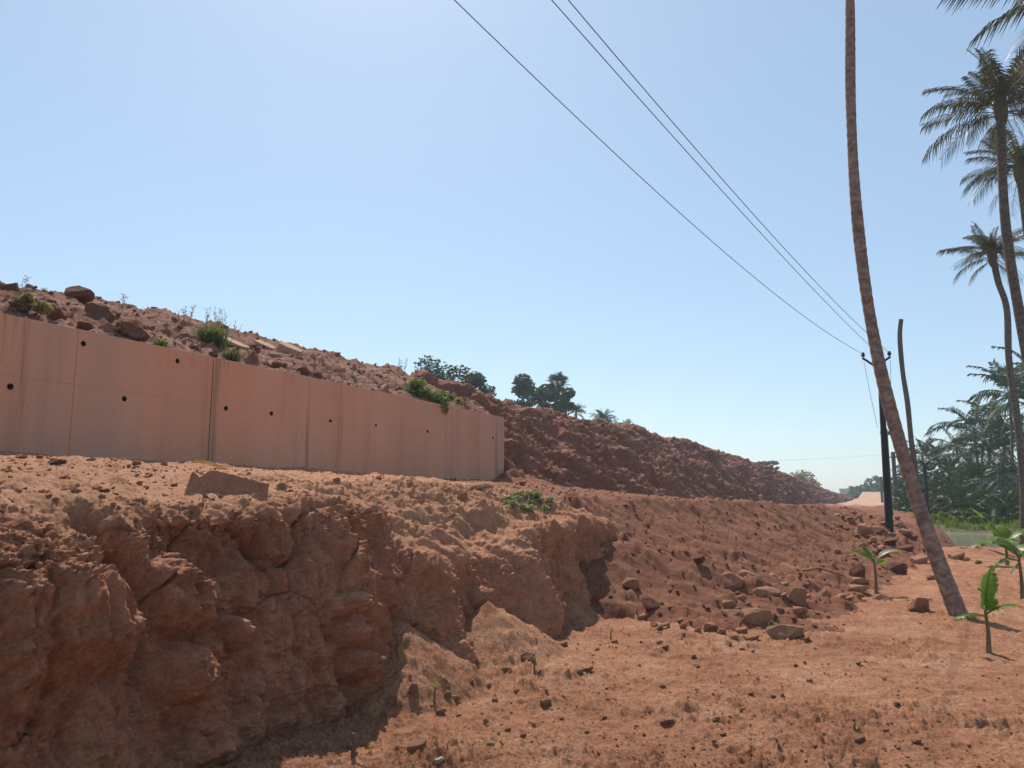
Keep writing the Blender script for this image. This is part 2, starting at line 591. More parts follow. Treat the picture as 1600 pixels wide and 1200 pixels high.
    # deep upright clefts
    for cy, w, dep, z0, z1 in ((3.13, .07, .26, .75, 1.55), (3.62, .035, .16, 1.1, 1.6), (5.28, .05, .14, .1, 1.3), (7.3, .07, .20, .2, 1.2), (4.35, .03, .10, .9, 1.5), (9.3, .12, .18, .1, 1.0)):
        yy = Y + .10 * perlin(A * 2.3, cy, 1.0)
        d -= face * dep * np.exp(-((yy - cy) / w) ** 2) * sstep(z0 - .15, z0 + .1, Z) * (1 - sstep(z1 - .05, z1 + .1, Z))
    sh = 1 - face
    env = 1 - .6 * sstep(.9, 1.0, S)[None, :]
    d += sh * env * (.060 * fbm(Y * .9, X * .9, 5.0, 3) + .016 * fbm(Y * 4.5, X * 4.5, 3.0, 4, .6) + .008 * fbm(Y * 22, X * 22, 3.0, 3, .7))
    d += sh * .5 * (.6 * clods(Y, X, 3.0, .08, 1) + clods(Y, X, 7.0, .20, 3) + clods(Y, X, 16, .34, 5) + .8 * clods(Y, X, 34, .4, 8))
    mid = sstep(.33, .42, S)[None, :] * (1 - sstep(.66, .80, S))[None, :] * rr
    d += mid * (.08 * fbm(Y * 2.2, A * 1.6, 3.0, 4) - .11 * sstep(.25, .75, ridge(Y * 1.25 + .55 * A, A * .35, 8.0, 2) * .6) + .06 * ridge(Y * 5.5 - A * 1.5, A * 1.4, 2.0, 3) + .022 * fbm(Y * 14, A * 9, 2.0, 4, .65) + .35 * clods(Y, A, 5, .2, 12) + .5 * clods(Y, A, 12, .3, 13))
    lipz = np.exp(-((S - .545) / .045) ** 2)[None, :] * (1 - rr)
    d += lipz * .5 * (clods(Y, A, 6, .6, 7) + clods(Y, A, 15, .6, 9))
    P = P + N * d[..., None]
    o = grid('earth_bank', P, M['bank'])
    dn = .5 + .7 * fbm(Y * 1.7, A * 1.7, 6.0, 4)
    set_dust(o, np.maximum(sh * .95, mid * sstep(.15, .55, dn + .35)) * (.75 + .25 * dn))
    tag(o, 'cut bank of red earth with a trampled shelf below the wall', None, None, 'structure')
    return P


bank_P = make_bank()


# ------------------------------------------------------------------ ground: the level field in front
CONES = ((-3.80, 5.72, .56, .66), (-3.80, 7.45, .50, .62), (-4.1, 9.9, .45, .60))


def make_field():
    az = np.concatenate([np.linspace(-110, -40, 30, endpoint=False), np.linspace(-40, -13, 60, endpoint=False), np.linspace(-13, 45, 640, endpoint=False), np.linspace(45, 130, 70)])
    dep = np.linspace(math.atan(EYE / .03), math.atan(EYE / 4.2), 80, endpoint=False)
    dep2 = np.linspace(math.atan(EYE / 4.2), math.atan(EYE / 31), 400)
    rr = EYE / np.tan(np.concatenate([dep, dep2]))
    AZ, RR = np.meshgrid(np.radians(az), rr, indexing='ij')
    X = -np.sin(AZ) * RR; Y = np.cos(AZ) * RR
    Z = .035 * fbm(X * .45, Y * .45, 1, 3) + .022 * fbm(X * 1.9, Y * 1.9, 2, 3) + .020 * fbm(X * 5.5, Y * 5.5, 3, 3) + .010 * fbm(X * 17, Y * 17, 5, 3, .6)
    patch = .15 + 1.0 * sstep(-.15, .40, fbm(X * .7, Y * .7, 9, 3))
    near_bank = 1 - sstep(-3.3, -1.6, X)
    patch = np.clip(patch + .5 * near_bank, 0, 1.25)
    Z += patch * (.45 * clods(X, Y, 2.6, .10, 1) + .60 * clods(X, Y, 6.0, .26, 2) + 1.0 * clods(X, Y, 13, .42, 3) + 1.25 * clods(X, Y, 27, .55, 4) + 1.2 * clods(X, Y, 55, .6, 5) + .010 * fbm(X * 45, Y * 45, 3, 2, .7))
    # small hollows
    for hx, hy, rx, dp in ((-.30, 5.75, .13, .07), (-.9, 5.3, .3, .03), (.9, 6.6, .4, .03)):
        Z -= dp * np.exp(-((X - hx) / rx) ** 2 - ((Y - hy) / (rx * .8)) ** 2)
    for cx, cy, h, tan in CONES:
        dd = np.hypot(X - cx, Y - cy) * (1 + .16 * perlin(X * 1.5, Y * 1.5, 3)) + .03 * fbm(X * 7, Y * 7, 4, 3)
        k = h - dd * tan
        Z = np.where(k > -.08, np.maximum(Z * lerp(.45, 1, sstep(.35, -.05, k)) + np.clip(k, 0, 1), Z * .5), Z)
    Z += .10 * np.exp(-((X + 1.75) / .75) ** 2 - ((Y - 4.55) / .35) ** 2)
    edge = sstep(26.3, 30.0, Y + .6 * perlin(X * .5, Y * .3, 4))
    Z += .12 * np.exp(-((Y - 26.0) / 1.3) ** 2) * (1 + fbm(X * 1.5, Y * 1.5, 4, 3))
    Z -= edge * 1.5
    Z -= sstep(-4.4, -5.4, X) * .8
    P = np.stack([X, Y, Z], -1)
    o = grid('field', P, M['field'])
    tag(o, 'trampled level field of red soil', None, None, 'structure')
    return P


field_P = make_field()


# ------------------------------------------------------------------ ground: spoil slope and the bench road on top of it
def spoil_lines(y):
    xf = np.interp(y, [9, 10, 13.6, 20, 28, 36, 50, 80, 130], [-.8, -.75, -.4, .35, 1.05, 1.5, 2.0, 2.5, 3.0])
    xl = np.interp(y, [9, 12, 14, 19, 25, 35, 50, 80, 130], [-5.0, -4.9, -4.6, -3.5, -2.0, -1.5, -1.0, -.4, 0.4])
    zl = np.interp(y, [9, 12, 19, 25, 35, 50, 80, 130], [1.52, 1.50, 1.40, 1.20, .92, .62, .38, .22])
    zb = np.interp(y, [9, 20, 30, 43, 69, 100, 300], [2.0, 1.96, 1.58, 1.25, .62, .35, .2])
    return xf, xl, zl, zb


def make_spoil():
    y = log_rows(9.0, 130, 580, 9.0)
    xf, xl, zl, zb = spoil_lines(y)
    t = np.concatenate([np.linspace(0, .72, 290, endpoint=False), np.linspace(.72, 1, 60)])
    x0 = xf + 1.2
    X = x0[:, None] + (-10.5 - x0)[:, None] * t[None, :]
    Y = np.repeat(y[:, None], len(t), 1)
    XF, XL, ZL, ZB = (a[:, None] for a in (xf, xl, zl, zb))
    u = np.clip((XF - X) / (XF - XL), -1, 1)
    body = np.where(u > 0, .30 * u + .70 * u ** 2, .5 * u) * ZL
    u2 = np.clip((XL - X) / (XL + 9.3), 0, 1)
    Z = body + (ZB - ZL) * u2
    wob = .5 * perlin(X * .8, Y * .4, 2)
    cap = sstep(9.4, 12.5, Y + wob)
    Z = Z * cap - .35 * (1 - sstep(9.3, 10.2, Y + wob))
    slope = sstep(-.1, .12, u) * (1 - sstep(.0, .15, u2))
    flow = fbm(Y * 1.6 + .2 * X, X * .45, 3, 4)
    near = 1 - .5 * sstep(20, 60, Y)
    Z += slope * near * (.11 * flow + .05 * fbm(X * 2.2, Y * 3.0, 6, 4) + .05 * ridge(Y * 3.2 + .3 * X, X * .40, 2, 3))
    low = sstep(.75, .1, u)
    Z += near * (.5 + .5 * slope) * (.62 * clods(X, Y, 1.7, .10 + .18 * low, 1) * (.2 + .8 * low) + .62 * clods(X, Y, 3.6, .14 + .14 * low, 2) + .8 * clods(X, Y, 7.5, .36, 3) + 1.0 * clods(X, Y, 15, .5, 4) + 1.1 * clods(X, Y, 30, .55, 6))
    rub = np.exp(-((X - .1) / 1.6) ** 2) * sstep(20, 26, Y) * (1 - sstep(36, 48, Y))
    Z += rub * (.20 + 1.0 * clods(X, Y, .9, .6, 3) * .5 + .8 * clods(X, Y, 2.0, .6, 8))
    Z += .03 * fbm(X * .8, Y * .5, 5, 3) + .012 * fbm(X * 9, Y * 9, 7, 3, .6)
    Z += (.30 + .3 * fbm(X * 2, Y * 2, 3, 3)) * np.exp(-((X + 9.6) / .7) ** 2 - ((Y - 20.9) / 1.0) ** 2)
    Z -= sstep(-.1, -.55, u) * .6
    P = np.stack([X, Y, Z], -1)
    o = grid('spoil_slope_ground', P, M['spoil'])
    tag(o, 'loose dark red spoil slope with a level bench on top', None, None, 'structure')
    return P


spoil_P = make_spoil()


# ------------------------------------------------------------------ ground: the big embankment
def crest_x(y):
    return -14.0 + 7.0 * sstep(50, 260, y)


CREST = [(0, 441), (60, 452), (150, 466), (200, 478), (300, 500), (400, 524), (500, 551), (600, 575), (700, 600), (760, 620), (800, 632),
         (850, 645), (900, 655), (960, 664), (1000, 671), (1036, 684), (1066, 686), (1100, 699), (1150, 713), (1200, 731), (1250, 750), (1300, 769), (1335, 781)]
_cy, _cz = [], []
for _px, _py in CREST:
    _az, _s = ray(_px, _py)
    _y = 20.0
    for _ in range(60): _y = .5 * _y + .5 * (-float(crest_x(_y)) / math.tan(_az))
    _cy.append(_y); _cz.append(EYE + _s * math.hypot(_y, float(crest_x(_y))))


def make_hill():
    y = log_rows(1.0, 420, 760, 11.0)
    one = np.ones_like(y)
    xc = crest_x(y)
    zc = np.interp(y, _cy, _cz)
    wl = sstep(WALL_END - .1, WALL_END + .5, y)
    zb = np.interp(y, [0, 20, 30, 43, 69, 100, 300], [2.0, 1.96, 1.58, 1.25, .62, .35, .2])
    xf = lerp(-10.3 * one, -9.1 + 3.2 * sstep(60, 240, y), wl)
    zf = lerp(1.4 * one, zb - .45, wl)
    x1 = lerp(-10.10 * one, lerp(xf, xc, .25) + .2, wl)
    z1 = lerp((3.86 + .07 * perlin(y * 1.3, 2, 2)) * one, lerp(zf, zc, .27), wl)
    S = np.concatenate([np.linspace(0, .6, 190, endpoint=False), np.linspace(.6, 1, 22)])
    bul_x = lerp(x1, xc, .45) + .15; bul_z = lerp(z1, zc, .47)
    ctrl = [(0, xf, zf), (.12, x1, z1), (.33, bul_x, bul_z), (.55, xc, zc), (.62, xc - .6, zc - .08), (.8, xc - 7, zc - .3), (1.0, xc - 14, 0 * one - 1.0)]
    X, Z = profile(ctrl, S)
    X = blur_s(X, 4); Z = blur_s(Z, 4)
    Y = np.repeat(y[:, None], len(S), 1)
    A = np.concatenate([np.zeros((len(y), 1)), np.cumsum(np.hypot(np.diff(X, axis=1), np.diff(Z, axis=1)), 1)], 1)
    P = np.stack([X, Y, Z], -1)
    N = grid_normals(P)
    if N[400, 60, 2] < 0: N = -N
    W = wl[:, None]
    front = (1 - sstep(.56, .7, S))[None, :]
    cr = 1 - .60 * np.exp(-((S - .56) / .06) ** 2)[None, :]
    foot = sstep(.12, .17, S)[None, :]
    foot = np.maximum(foot, W)
    G = Y + .55 * A                                          # pushed soil hangs in tongues that lean down the slope
    d = front * W * cr * 1.5 * (.36 * fbm(G * .42, A * .30, 2.0, 3) + .26 * (ridge(G * .9, A * .42, 5.0, 3) - .6) * .6 + .12 * fbm(G * 2.0, A * 1.3, 4.0, 4, .6))
    f1, f2, rn = worley(G * .8 + .3 * perlin(Y, A, 2), A * .7 + .3 * perlin(Y, A, 8), 5)
    d += front * W * cr * .26 * (rn[..., 0] - .45) * sstep(0, .25, f2 - f1)
    d += front * W * (.7 * clods(Y, A, .9, .14, 3) + .7 * clods(Y, A, 2.6, .16, 5) + .8 * clods(Y, A, 5.5, .3, 6))
    d += front * (1 - W) * foot * (.12 * fbm(Y * .8, A * .8, 3, 4) + .04 * fbm(Y * 4, A * 3, 3, 4, .65) + .9 * clods(Y, A, 6, .3, 14) + .7 * clods(Y, A, 1.8, .10, 2) + .75 * clods(Y, A, 4.0, .25, 4) + .8 * clods(Y, A, 9, .4, 7) + .7 * clods(Y, A, 18, .4, 9))
    d += front * foot * .035 * fbm(Y * 5, A * 5, 7, 3, .6)
    d += np.exp(-((S - .55) / .03) ** 2)[None, :] * (.13 * np.maximum(fbm(Y * .6, 0, 2.5, 4), -.2) + .7 * clods(Y, A, 3.2, .25, 11))
    P = P + N * d[..., None]
    # keep the fill from running out over the wall face
    m = (Y < WALL_END - .02)
    lim = WALL_X - .12 + .115 * sstep(WALL_TOP + .004, WALL_TOP + .05, P[..., 2])
    P[..., 0] = np.where(m, np.minimum(P[..., 0], lim), P[..., 0])
    o = grid('embankment_hill', P, M['hill'])
    set_dust(o, (1 - W) * (.55 + .9 * fbm(Y * .9, A * .9, 6, 4)) + 0 * Y)
    tag(o, 'long embankment of freshly dumped red earth', None, None, 'structure')
    return P


hill_P = make_hill()


# ------------------------------------------------------------------ ground: low land beyond, pond, far road
def make_land():
    az = np.linspace(-180, 180, 361)
    rr = np.concatenate([np.linspace(.5, 30, 20, endpoint=False), np.geomspace(30, 700, 130)])
    AZ, RR = np.meshgrid(np.radians(az), rr, indexing='ij')
    X = -np.sin(AZ) * RR; Y = np.cos(AZ) * RR
    shore = 54 + 3 * perlin(X * .08, Y * .05, 2)
    Z = -1.6 + 1.3 * sstep(shore - 3, shore + 3, RR) + .12 * fbm(X * .2, Y * .2, 4, 3) * sstep(50, 60, RR)
    Z = np.where(X < 1.0, np.maximum(Z, -1.6 + 1.3 * sstep(24, 40, RR) * sstep(1.4, .6, X)), Z)
    o = grid('land', np.stack([X, Y, Z], -1), simple('low_land_soil', (.055, .075, .022), (.14, .11, .055), .35, .95, None, .02))
    tag(o, 'low green land behind the pond', None, None, 'structure')


make_land()


def pond_mat():
    t = NT('pond_water')
    t.b.inputs['IOR'].default_value = 1.33
    t.b.inputs['Specular IOR Level'].default_value = .5
    h = t.noise(3.0, 3, .5, (1, .25, 1))
    return t.done((.23, .22, .175), t.bump(h, .03, .5), .09)


me = quads_mesh('pond', [(-2, 25, -.62), (40, 25, -.62), (40, 62, -.62), (-2, 62, -.62)], [(0, 1, 2, 3)], pond_mat(), False)
tag(link('pond_water', me), 'still grey green pond behind the field', None, None, 'structure')


def make_road():
    y = np.linspace(95, 420, 60); x = np.linspace(-1, 1, 12)
    Y, U = np.meshgrid(y, x, indexing='ij')
    X = np.interp(Y, [95, 200, 420], [-2.5, -.8, -.5]) + U * np.interp(Y, [95, 200, 420], [4.5, 4.2, 5])
    Z = np.interp(Y, [95, 150, 200, 260, 420], [.25, .35, .9, 2.6, 3.4]) + .22 * fbm(X * .5, Y * .15, 3, 4)
    o = grid('dirt_road', np.stack([X, Y, Z], -1), simple('road_dust', (.36, .20, .12), (.48, .30, .19), .5, .95, None, .02), True)
    tag(o, 'dusty tan dirt road climbing in the distance', None, None, 'structure')


make_road()

# ------------------------------------------------------------------ where a sight line meets the ground
_ALL = np.concatenate([p.reshape(-1, 3) for p in (bank_P, field_P, spoil_P, hill_P)])
_h = _ALL @ CAM_I[:3, :3].T + CAM_I[:3, 3]
_dz = np.maximum(-_h[:, 2], .05)
_SX = 800 + FOC * _h[:, 0] / _dz
_SY = 600 - FOC * _h[:, 1] / _dz
_SY[_h[:, 2] > -.3] = -9999


def pick(px, py, tol=5):
    for k in (1, 2, 4, 8):
        m = np.flatnonzero((np.abs(_SX - px) < tol * k) & (np.abs(_SY - py) < tol * k))
        if len(m):
            z = _dz[m]
            near = m[z < z.min() * 1.06 + .1]
            j = near[np.argmin((_SX[near] - px) ** 2 + (_SY[near] - py) ** 2)]
            return Vector(_ALL[j]), float(_dz[j])
    raise ValueError((px, py))


def ground_z(x, y):
    d = (_ALL[:, 0] - x) ** 2 + (_ALL[:, 1] - y) ** 2
    m = d < max(d.min() * 4, .0025)
    return float(_ALL[m, 2].max())


# ------------------------------------------------------------------ the retaining wall

SEAMS = [0.4, 2.3, 4.65]
for _px in (108, 326, 480, 600, 697): SEAMS.append(-WALL_X / math.tan(ray(_px, 700)[0]))
SEAMS.append(WALL_END)


def wall():
    w = empty('retaining_wall', (WALL_X, 10, 2.0), 'long dust stained concrete retaining wall with round weep holes above the earth shelf', 'wall')
    w['kind'] = 'thing'
    holes = []
    for px, py in ((16, 604), (194, 623), (353, 638), (424, 646), (516, 657), (587, 665), (668, 674), (770, 684), (130, 537), (277, 564)):
        a, s = ray(px, py)
        yy = -WALL_X / math.tan(a)
        if yy < WALL_END - .15: holes.append((yy, EYE + s * math.hypot(yy, WALL_X)))
    LIFT = 3.12
    off = [0, .004, -.003, .003, -.004, .002, -.002, .004, 0]
    for i in range(len(SEAMS) - 1):
        a, b = SEAMS[i], SEAMS[i + 1]
        ga = .014 if abs(a - SEAMS[4]) < .01 else .0009
        gb = .014 if abs(b - SEAMS[4]) < .01 else .0009
        for lo, hi, sh in ((.6, LIFT - .0003, 0), (LIFT + .0003, WALL_TOP, .001)):
            bm = bmesh.new()
            bmesh.ops.create_cube(bm, size=1)
            for v in bm.verts:
                v.co.x = WALL_X - .2 + v.co.x * .4 + (off[i] + sh if v.co.x > 0 else 0)
                v.co.y = (a + ga) if v.co.y < 0 else (b - gb)
                v.co.z = lo if v.co.z < 0 else hi
            bmesh.ops.bevel(bm, geom=[e for e in bm.edges if all(v.co.x > WALL_X - .1 for v in e.verts)], offset=.0015, segments=1, affect='EDGES')
            me = bpy.data.meshes.new('wall_panel')
            bm.to_mesh(me); bm.free()
            me.materials.append(M['concrete']); me.materials.append(M['hole_lining'])
            o = link('wall_panel', me, w)
            o.matrix_parent_inverse = Matrix.Translation(w.location).inverted()
            hs = [h for h in holes if a < h[0] < b and lo < h[1] < hi]
            if hs:
                bm = bmesh.new()
                for hy, hz in hs:
                    bmesh.ops.create_cone(bm, cap_ends=True, segments=20, radius1=.040, radius2=.040, depth=.5,
                                          matrix=Matrix.Translation((WALL_X, hy, hz)) @ Matrix.Rotation(R(90), 4, 'Y'))
                cm = bpy.data.meshes.new('cut'); bm.to_mesh(cm); bm.free()
                cm.materials.append(M['hole_lining'])
                co = link('cut', cm)
                md = o.modifiers.new('cut', 'BOOLEAN'); md.object = co; md.solver = 'EXACT'; md.operation = 'DIFFERENCE'
                bpy.context.view_layer.update()
                ev = o.evaluated_get(bpy.context.evaluated_depsgraph_get())
                nm = bpy.data.meshes.new_from_object(ev)
                o.modifiers.clear(); o.data = nm
                bpy.data.objects.remove(co)
                # lining of each hole: a short pipe, near-black along its length and over its closed inner end
                for hy, hz in hs:
                    mb = MB(); n = 18
                    ring = lambda x, r: [(x, hy + r * math.cos(2 * math.pi * k / n), hz + r * math.sin(2 * math.pi * k / n)) for k in range(n)]
                    v = ring(WALL_X + .006, .0405) + ring(WALL_X + .006, .035) + ring(WALL_X - .26, .035)
                    f = [(j * n + k, j * n + (k + 1) % n, (j + 1) * n + (k + 1) % n, (j + 1) * n + k) for j in (0, 1) for k in range(n)]
                    f.append(tuple(2 * n + k for k in range(n)))
                    mb.add(v, f)
                    p = mb.build('weep_pipe', M['hole_lining'], o)
                    p.matrix_parent_inverse = (Matrix.Translation(w.location)).inverted() @ Matrix.Identity(4)
                    p.matrix_parent_inverse = Matrix.Identity(4)
    return w


wall()
#STAGE2
# ------------------------------------------------------------------ stones
def hull_stone(seed, n=15, flat=1.0, sub=0, rough=.10):
    r = random.Random(seed)
    bm = bmesh.new()
    for _ in range(n):
        v = Vector((r.gauss(0, 1), r.gauss(0, 1), r.gauss(0, 1))).normalized()
        v *= r.uniform(.78, 1.0)
        m = max(abs(v.x), abs(v.y), abs(v.z))
        v = v.lerp(v / m * .8, .45)                          # boxier than a ball
        bm.verts.new((v.x, v.y, v.z * flat))
    res = bmesh.ops.convex_hull(bm, input=bm.verts)
    bmesh.ops.delete(bm, geom=[e for e in res['geom_interior'] if isinstance(e, bmesh.types.BMVert)], context='VERTS')
    bmesh.ops.recalc_face_normals(bm, faces=bm.faces)
    if sub:
        bmesh.ops.bevel(bm, geom=list(bm.edges), offset=.05, segments=1, affect='EDGES', profile=.6, clamp_overlap=True)
        for v in bm.verts:
            if v.co.length > 1.04: v.co *= 1.04 / v.co.length
        bmesh.ops.triangulate(bm, faces=bm.faces)
        for _ in range(sub):
            bmesh.ops.subdivide_edges(bm, edges=bm.edges, cuts=1, use_grid_fill=True)
        bm.normal_update()
        co = np.array([v.co for v in bm.verts]); nn = np.array([v.normal for v in bm.verts])
        q = seed * 3.7
        d = rough * .6 * fbm(co[:, 0] * 1.6 + q, co[:, 1] * 1.6, co[:, 2] * 1.6, 4) + rough * .25 * ridge(co[:, 0] * 4 + q, co[:, 1] * 4, co[:, 2] * 4, 2) - rough * .2
        for v, n_, k in zip(bm.verts, nn, d):
            v.co += Vector(n_ * float(np.clip(k, -.12, .12)))
            if v.co.length > 1.12: v.co *= 1.12 / v.co.length
    me = bpy.data.meshes.new('rock')
    bm.to_mesh(me); bm.free()
    return me


ROCK_MESH = {}
for _mk in ('rock', 'rock_dark', 'slab', 'white'):
    ROCK_MESH[_mk] = []
    for _k in range(7):
        _me = hull_stone(100 + _k, 13 + _k, 1.0, 2)
        _me.materials.append(M[_mk])
        ROCK_MESH[_mk].append(_me)
SMALL_MESH = []
for _k in range(9):
    _me = hull_stone(300 + _k, 11 + _k % 4, 1.0, 1, .08); _me.materials.append(M['rock']); SMALL_MESH.append(_me)
_rk = random.Random(5)


def rock(px, py, w, h, label, group=None, mat='rock', name='rock', depth=1.0, rz=None, tilt=(0, 0), sink=.18, kind=None, cat='rock'):
    """a stone whose foot stands where the sight line meets the ground"""
    p, dz = pick(px, py)
    sx = .5 * w * dz / FOC; sz = .5 * h * dz / FOC
    me = ROCK_MESH[mat][kind if kind is not None else _rk.randrange(7)]
    o = link(name, me)
    k = 1.12 if w > 20 else 1.0
    o.scale = (sx * 1.12 * k, sx * 1.05 * depth * k, sz * 1.2 * k)
    o.rotation_euler = (tilt[0], tilt[1], YAW + (_rk.uniform(-.35, .35) if rz is None else rz))
    back = Vector((-math.sin(YAW), math.cos(YAW), 0)) * sx * .6 * depth
    o.location = p + back + Vector((0, 0, sz * (1 - 2 * sink) + .0))
    tag(o, label, cat, group)
    return o


S1 = 'big flat topped tan boulder at the foot of the spoil slope, largest there'
rock(1202, 950, 58, 38, S1, name='boulder', cat='boulder', kind=3, rz=-.05, depth=.8)
rock(1189, 981, 52, 34, 'rough pale boulder just below the largest flat topped one', name='boulder', cat='boulder', kind=1, depth=.8)
rock(1232, 998, 58, 24, 'low ragged tan rock beside the grass tuft at the rubble edge', kind=5, depth=.5)
rock(1262, 1003, 12, 13, 'small dark stone on the field at the end of the low ragged rock', kind=0)
rock(1271, 950, 26, 26, 'round smooth boulder right of the largest flat topped one', name='boulder', cat='boulder', kind=2)
rock(1248, 944, 32, 32, 'square block of earth behind the round smooth boulder', kind=4, depth=.7)
rock(1285, 945, 30, 30, 'leaning slab shaped rock against the round smooth boulder', kind=6, tilt=(0, .5))
rock(1312, 945, 24, 20, 'angular rock right of the leaning slab shaped rock', kind=0)
rock(1146, 917, 32, 24, 'wedge shaped rock resting on the slope above the boulders', kind=5, tilt=(.2, .3))
rock(1178, 908, 44, 13, 'long pale sliver of rock lying down the slope above the boulders', kind=1, tilt=(0, .45), mat='slab', depth=.6)
rock(1343, 910, 24, 34, 'dark upright rock at the slope foot beside the small banana plant', mat='rock_dark', kind=2, depth=.8, sink=.12)
rock(1347, 914, 22, 13, 'rounded stone lying at the base of the dark upright rock')
rock(1347, 925, 32, 13, 'flat stone below the dark upright rock', kind=1)
rock(1220, 962, 15, 17, 'small block propped under the right end of the largest boulder', kind=3)
rock(1019, 951, 32, 17, 'dark wedge of rock alone on the lower left of the spoil slope', mat='rock_dark', kind=5, tilt=(.1, .4))
rock(1022, 968, 20, 14, 'pale rounded stone under the dark wedge of rock', kind=2)
rock(987, 918, 26, 18, 'tan stone half buried beside the nose of the earth bank', kind=4)
rock(1096, 877, 20, 15, 'dark stone in the middle of the spoil slope', mat='rock_dark', kind=0)
rock(1440, 955, 34, 25, 'reddish pointed rock alone on the field left of the leaning trunk', kind=6, depth=.8)
rock(1382, 946, 26, 18, 'jagged reddish clod just below the small banana plant', kind=5)
rock(1441, 880, 26, 17, 'round topped stone behind the leaning palm trunk', kind=2)
rock(1406, 897, 32, 22, 'dark block near the slope foot right of the small banana plant', mat='rock_dark', kind=4)
rock(1498, 875, 24, 18, 'rounded brown boulder at the far edge of the field by the pond', name='boulder', cat='boulder', kind=2)
rock(1354, 838, 26, 22, 'large reddish rock at the bench edge left of the dark pole', kind=3)
rock(643, 1088, 20, 20, 'pointed tan stone alone on the first dirt cone', kind=6, sink=.1)
rock(652, 1174, 30, 20, 'large rounded tan stone at the lower edge of the field', kind=2, sink=.22)
rock(686, 1194, 17, 13, 'white stone near the lower edge of the field', mat='white', kind=0)
rock(690, 1117, 16, 11, 'small tan stone casting a square shadow on the dirt cone', kind=1)
rock(698, 1091, 14, 13, 'pale stone left of the middle green sprout', kind=4)
rock(712, 1096, 18, 10, 'flat pale stone right of the middle green sprout', kind=1)
rock(826, 1032, 22, 14, 'flat tan stone left of the upper green sprout', kind=5)
rock(118, 460, 42, 24, 'big dark boulder standing out on the crest of the embankment', mat='rock_dark', name='boulder', cat='boulder', kind=5, rz=.3, sink=.30, tilt=(0, .25))
rock(10, 450, 24, 16, 'dark boulder on the crest at the far left', mat='rock_dark', name='boulder', cat='boulder', kind=2, sink=.1)
rock(755, 762, 30, 9, 'thin pale slab jutting from the bank left of the creeper', mat='slab', kind=1, depth=.8)
rock(722, 782, 20, 18, 'squarish clod with a long shadow on the shelf', kind=4)
rock(746, 765, 22, 18, 'rounded clod on the shelf below the end of the wall', kind=2)
rock(82, 722, 26, 11, 'longest dark stone on the shelf at the foot of the wall', kind=5, mat='rock_dark')

G = 'small stones in the rubble at the foot of the spoil slope'
for px, py, w, h in ((1143, 949, 22, 14), (1150, 965, 22, 13), (1113, 986, 24, 15), (1042, 982, 15, 14), (1252, 958, 22, 11), (1006, 969, 20, 15), (1068, 982, 14, 11), (1092, 990, 13, 11),
                     (1162, 990, 20, 12), (1176, 1000, 24, 12), (1130, 992, 15, 12), (1148, 1001, 14, 10), (1164, 918, 14, 10), (1118, 900, 14, 9), (1206, 905, 18, 12), (1228, 915, 15, 10),
                     (1330, 940, 16, 12), (1345, 936, 14, 11), (1300, 925, 16, 12), (1262, 918, 14, 9), (1168, 960, 15, 12), (1162, 940, 15, 11), (1240, 965, 14, 8), (1296, 950, 16, 9)):
    rock(px, py, w, h, 'small tan stone among the rubble at the foot of the spoil slope', G)
_r2 = random.Random(21)
for _ in range(46):
    px = _r2.uniform(1010, 1330); py = 985 - (px - 1010) * .12 + _r2.gauss(0, 16)
    w = _r2.uniform(7, 14)
    rock(px, py, w, w * _r2.uniform(.55, .8), *(('small stone low on the spoil slope between the bank nose and the boulders', 'small stones between the bank nose and the boulders') if px < 1130 else
         ('small stone packed round the boulders at the slope foot', 'small stones packed round the boulders') if px < 1250 else ('small stone on the slope foot between the boulders and the banana plant', 'small stones between the boulders and the banana plant')))
G = 'rocks tumbled along the bench edge round the dark pole'
for px, py, w, h in ((1372, 834, 22, 11), (1396, 852, 26, 14), (1320, 832, 20, 13), (1335, 815, 16, 11), (1415, 838, 22, 13), (1405, 820, 18, 11), (1430, 842, 18, 12), (1345, 858, 20, 12),
                     (1380, 868, 24, 13), (1420, 862, 22, 12), (1452, 862, 18, 12), (1365, 848, 20, 12)):
    rock(px, py, w, h, 'reddish rock tumbled at the bench edge round the dark pole', G, mat='rock' if px % 2 else 'rock_dark')
for _ in range(44):
    px = _r2.uniform(1300, 1460); py = _r2.uniform(803, 880)
    w = _r2.uniform(7, 15)
    rock(px, py, w, w * _r2.uniform(.5, .8), 'reddish rock tumbled at the bench edge round the dark pole', G, mat=_r2.choice(['rock', 'rock_dark', 'rock']))
G = 'small stones scattered over the trampled field'
for px, py, w, h in ((790, 1051, 18, 12), (905, 1054, 15, 10), (853, 1104, 20, 13), (1043, 1132, 24, 11), (1120, 1127, 16, 8), (920, 1050, 20, 11), (1345, 1160, 18, 15), (1435, 1162, 18, 8), (1322, 1114, 12, 8),
                     (1457, 904, 18, 10), (1512, 876, 14, 8), (1530, 880, 12, 8), (735, 1068, 12, 9), (762, 1075, 10, 8), (545, 1170, 12, 8), (760, 1130, 10, 8), (1210, 1090, 10, 6), (1590, 1150, 18, 10), (880, 1010, 16, 12), (960, 1005, 12, 9)):
    rock(px, py, w, h, 'small tan stone lying loose on the trampled field', G)
for _ in range(40):
    px = _r2.uniform(560, 1590); py = _r2.uniform(1000, 1195)
    if px < 760 and py < 1060: continue
    w = _r2.uniform(7, 13)
    rock(px, py, w, w * _r2.uniform(.5, .75), 'small tan stone lying loose on the trampled field', G)
G = 'small stones on the shelf in front of the wall'
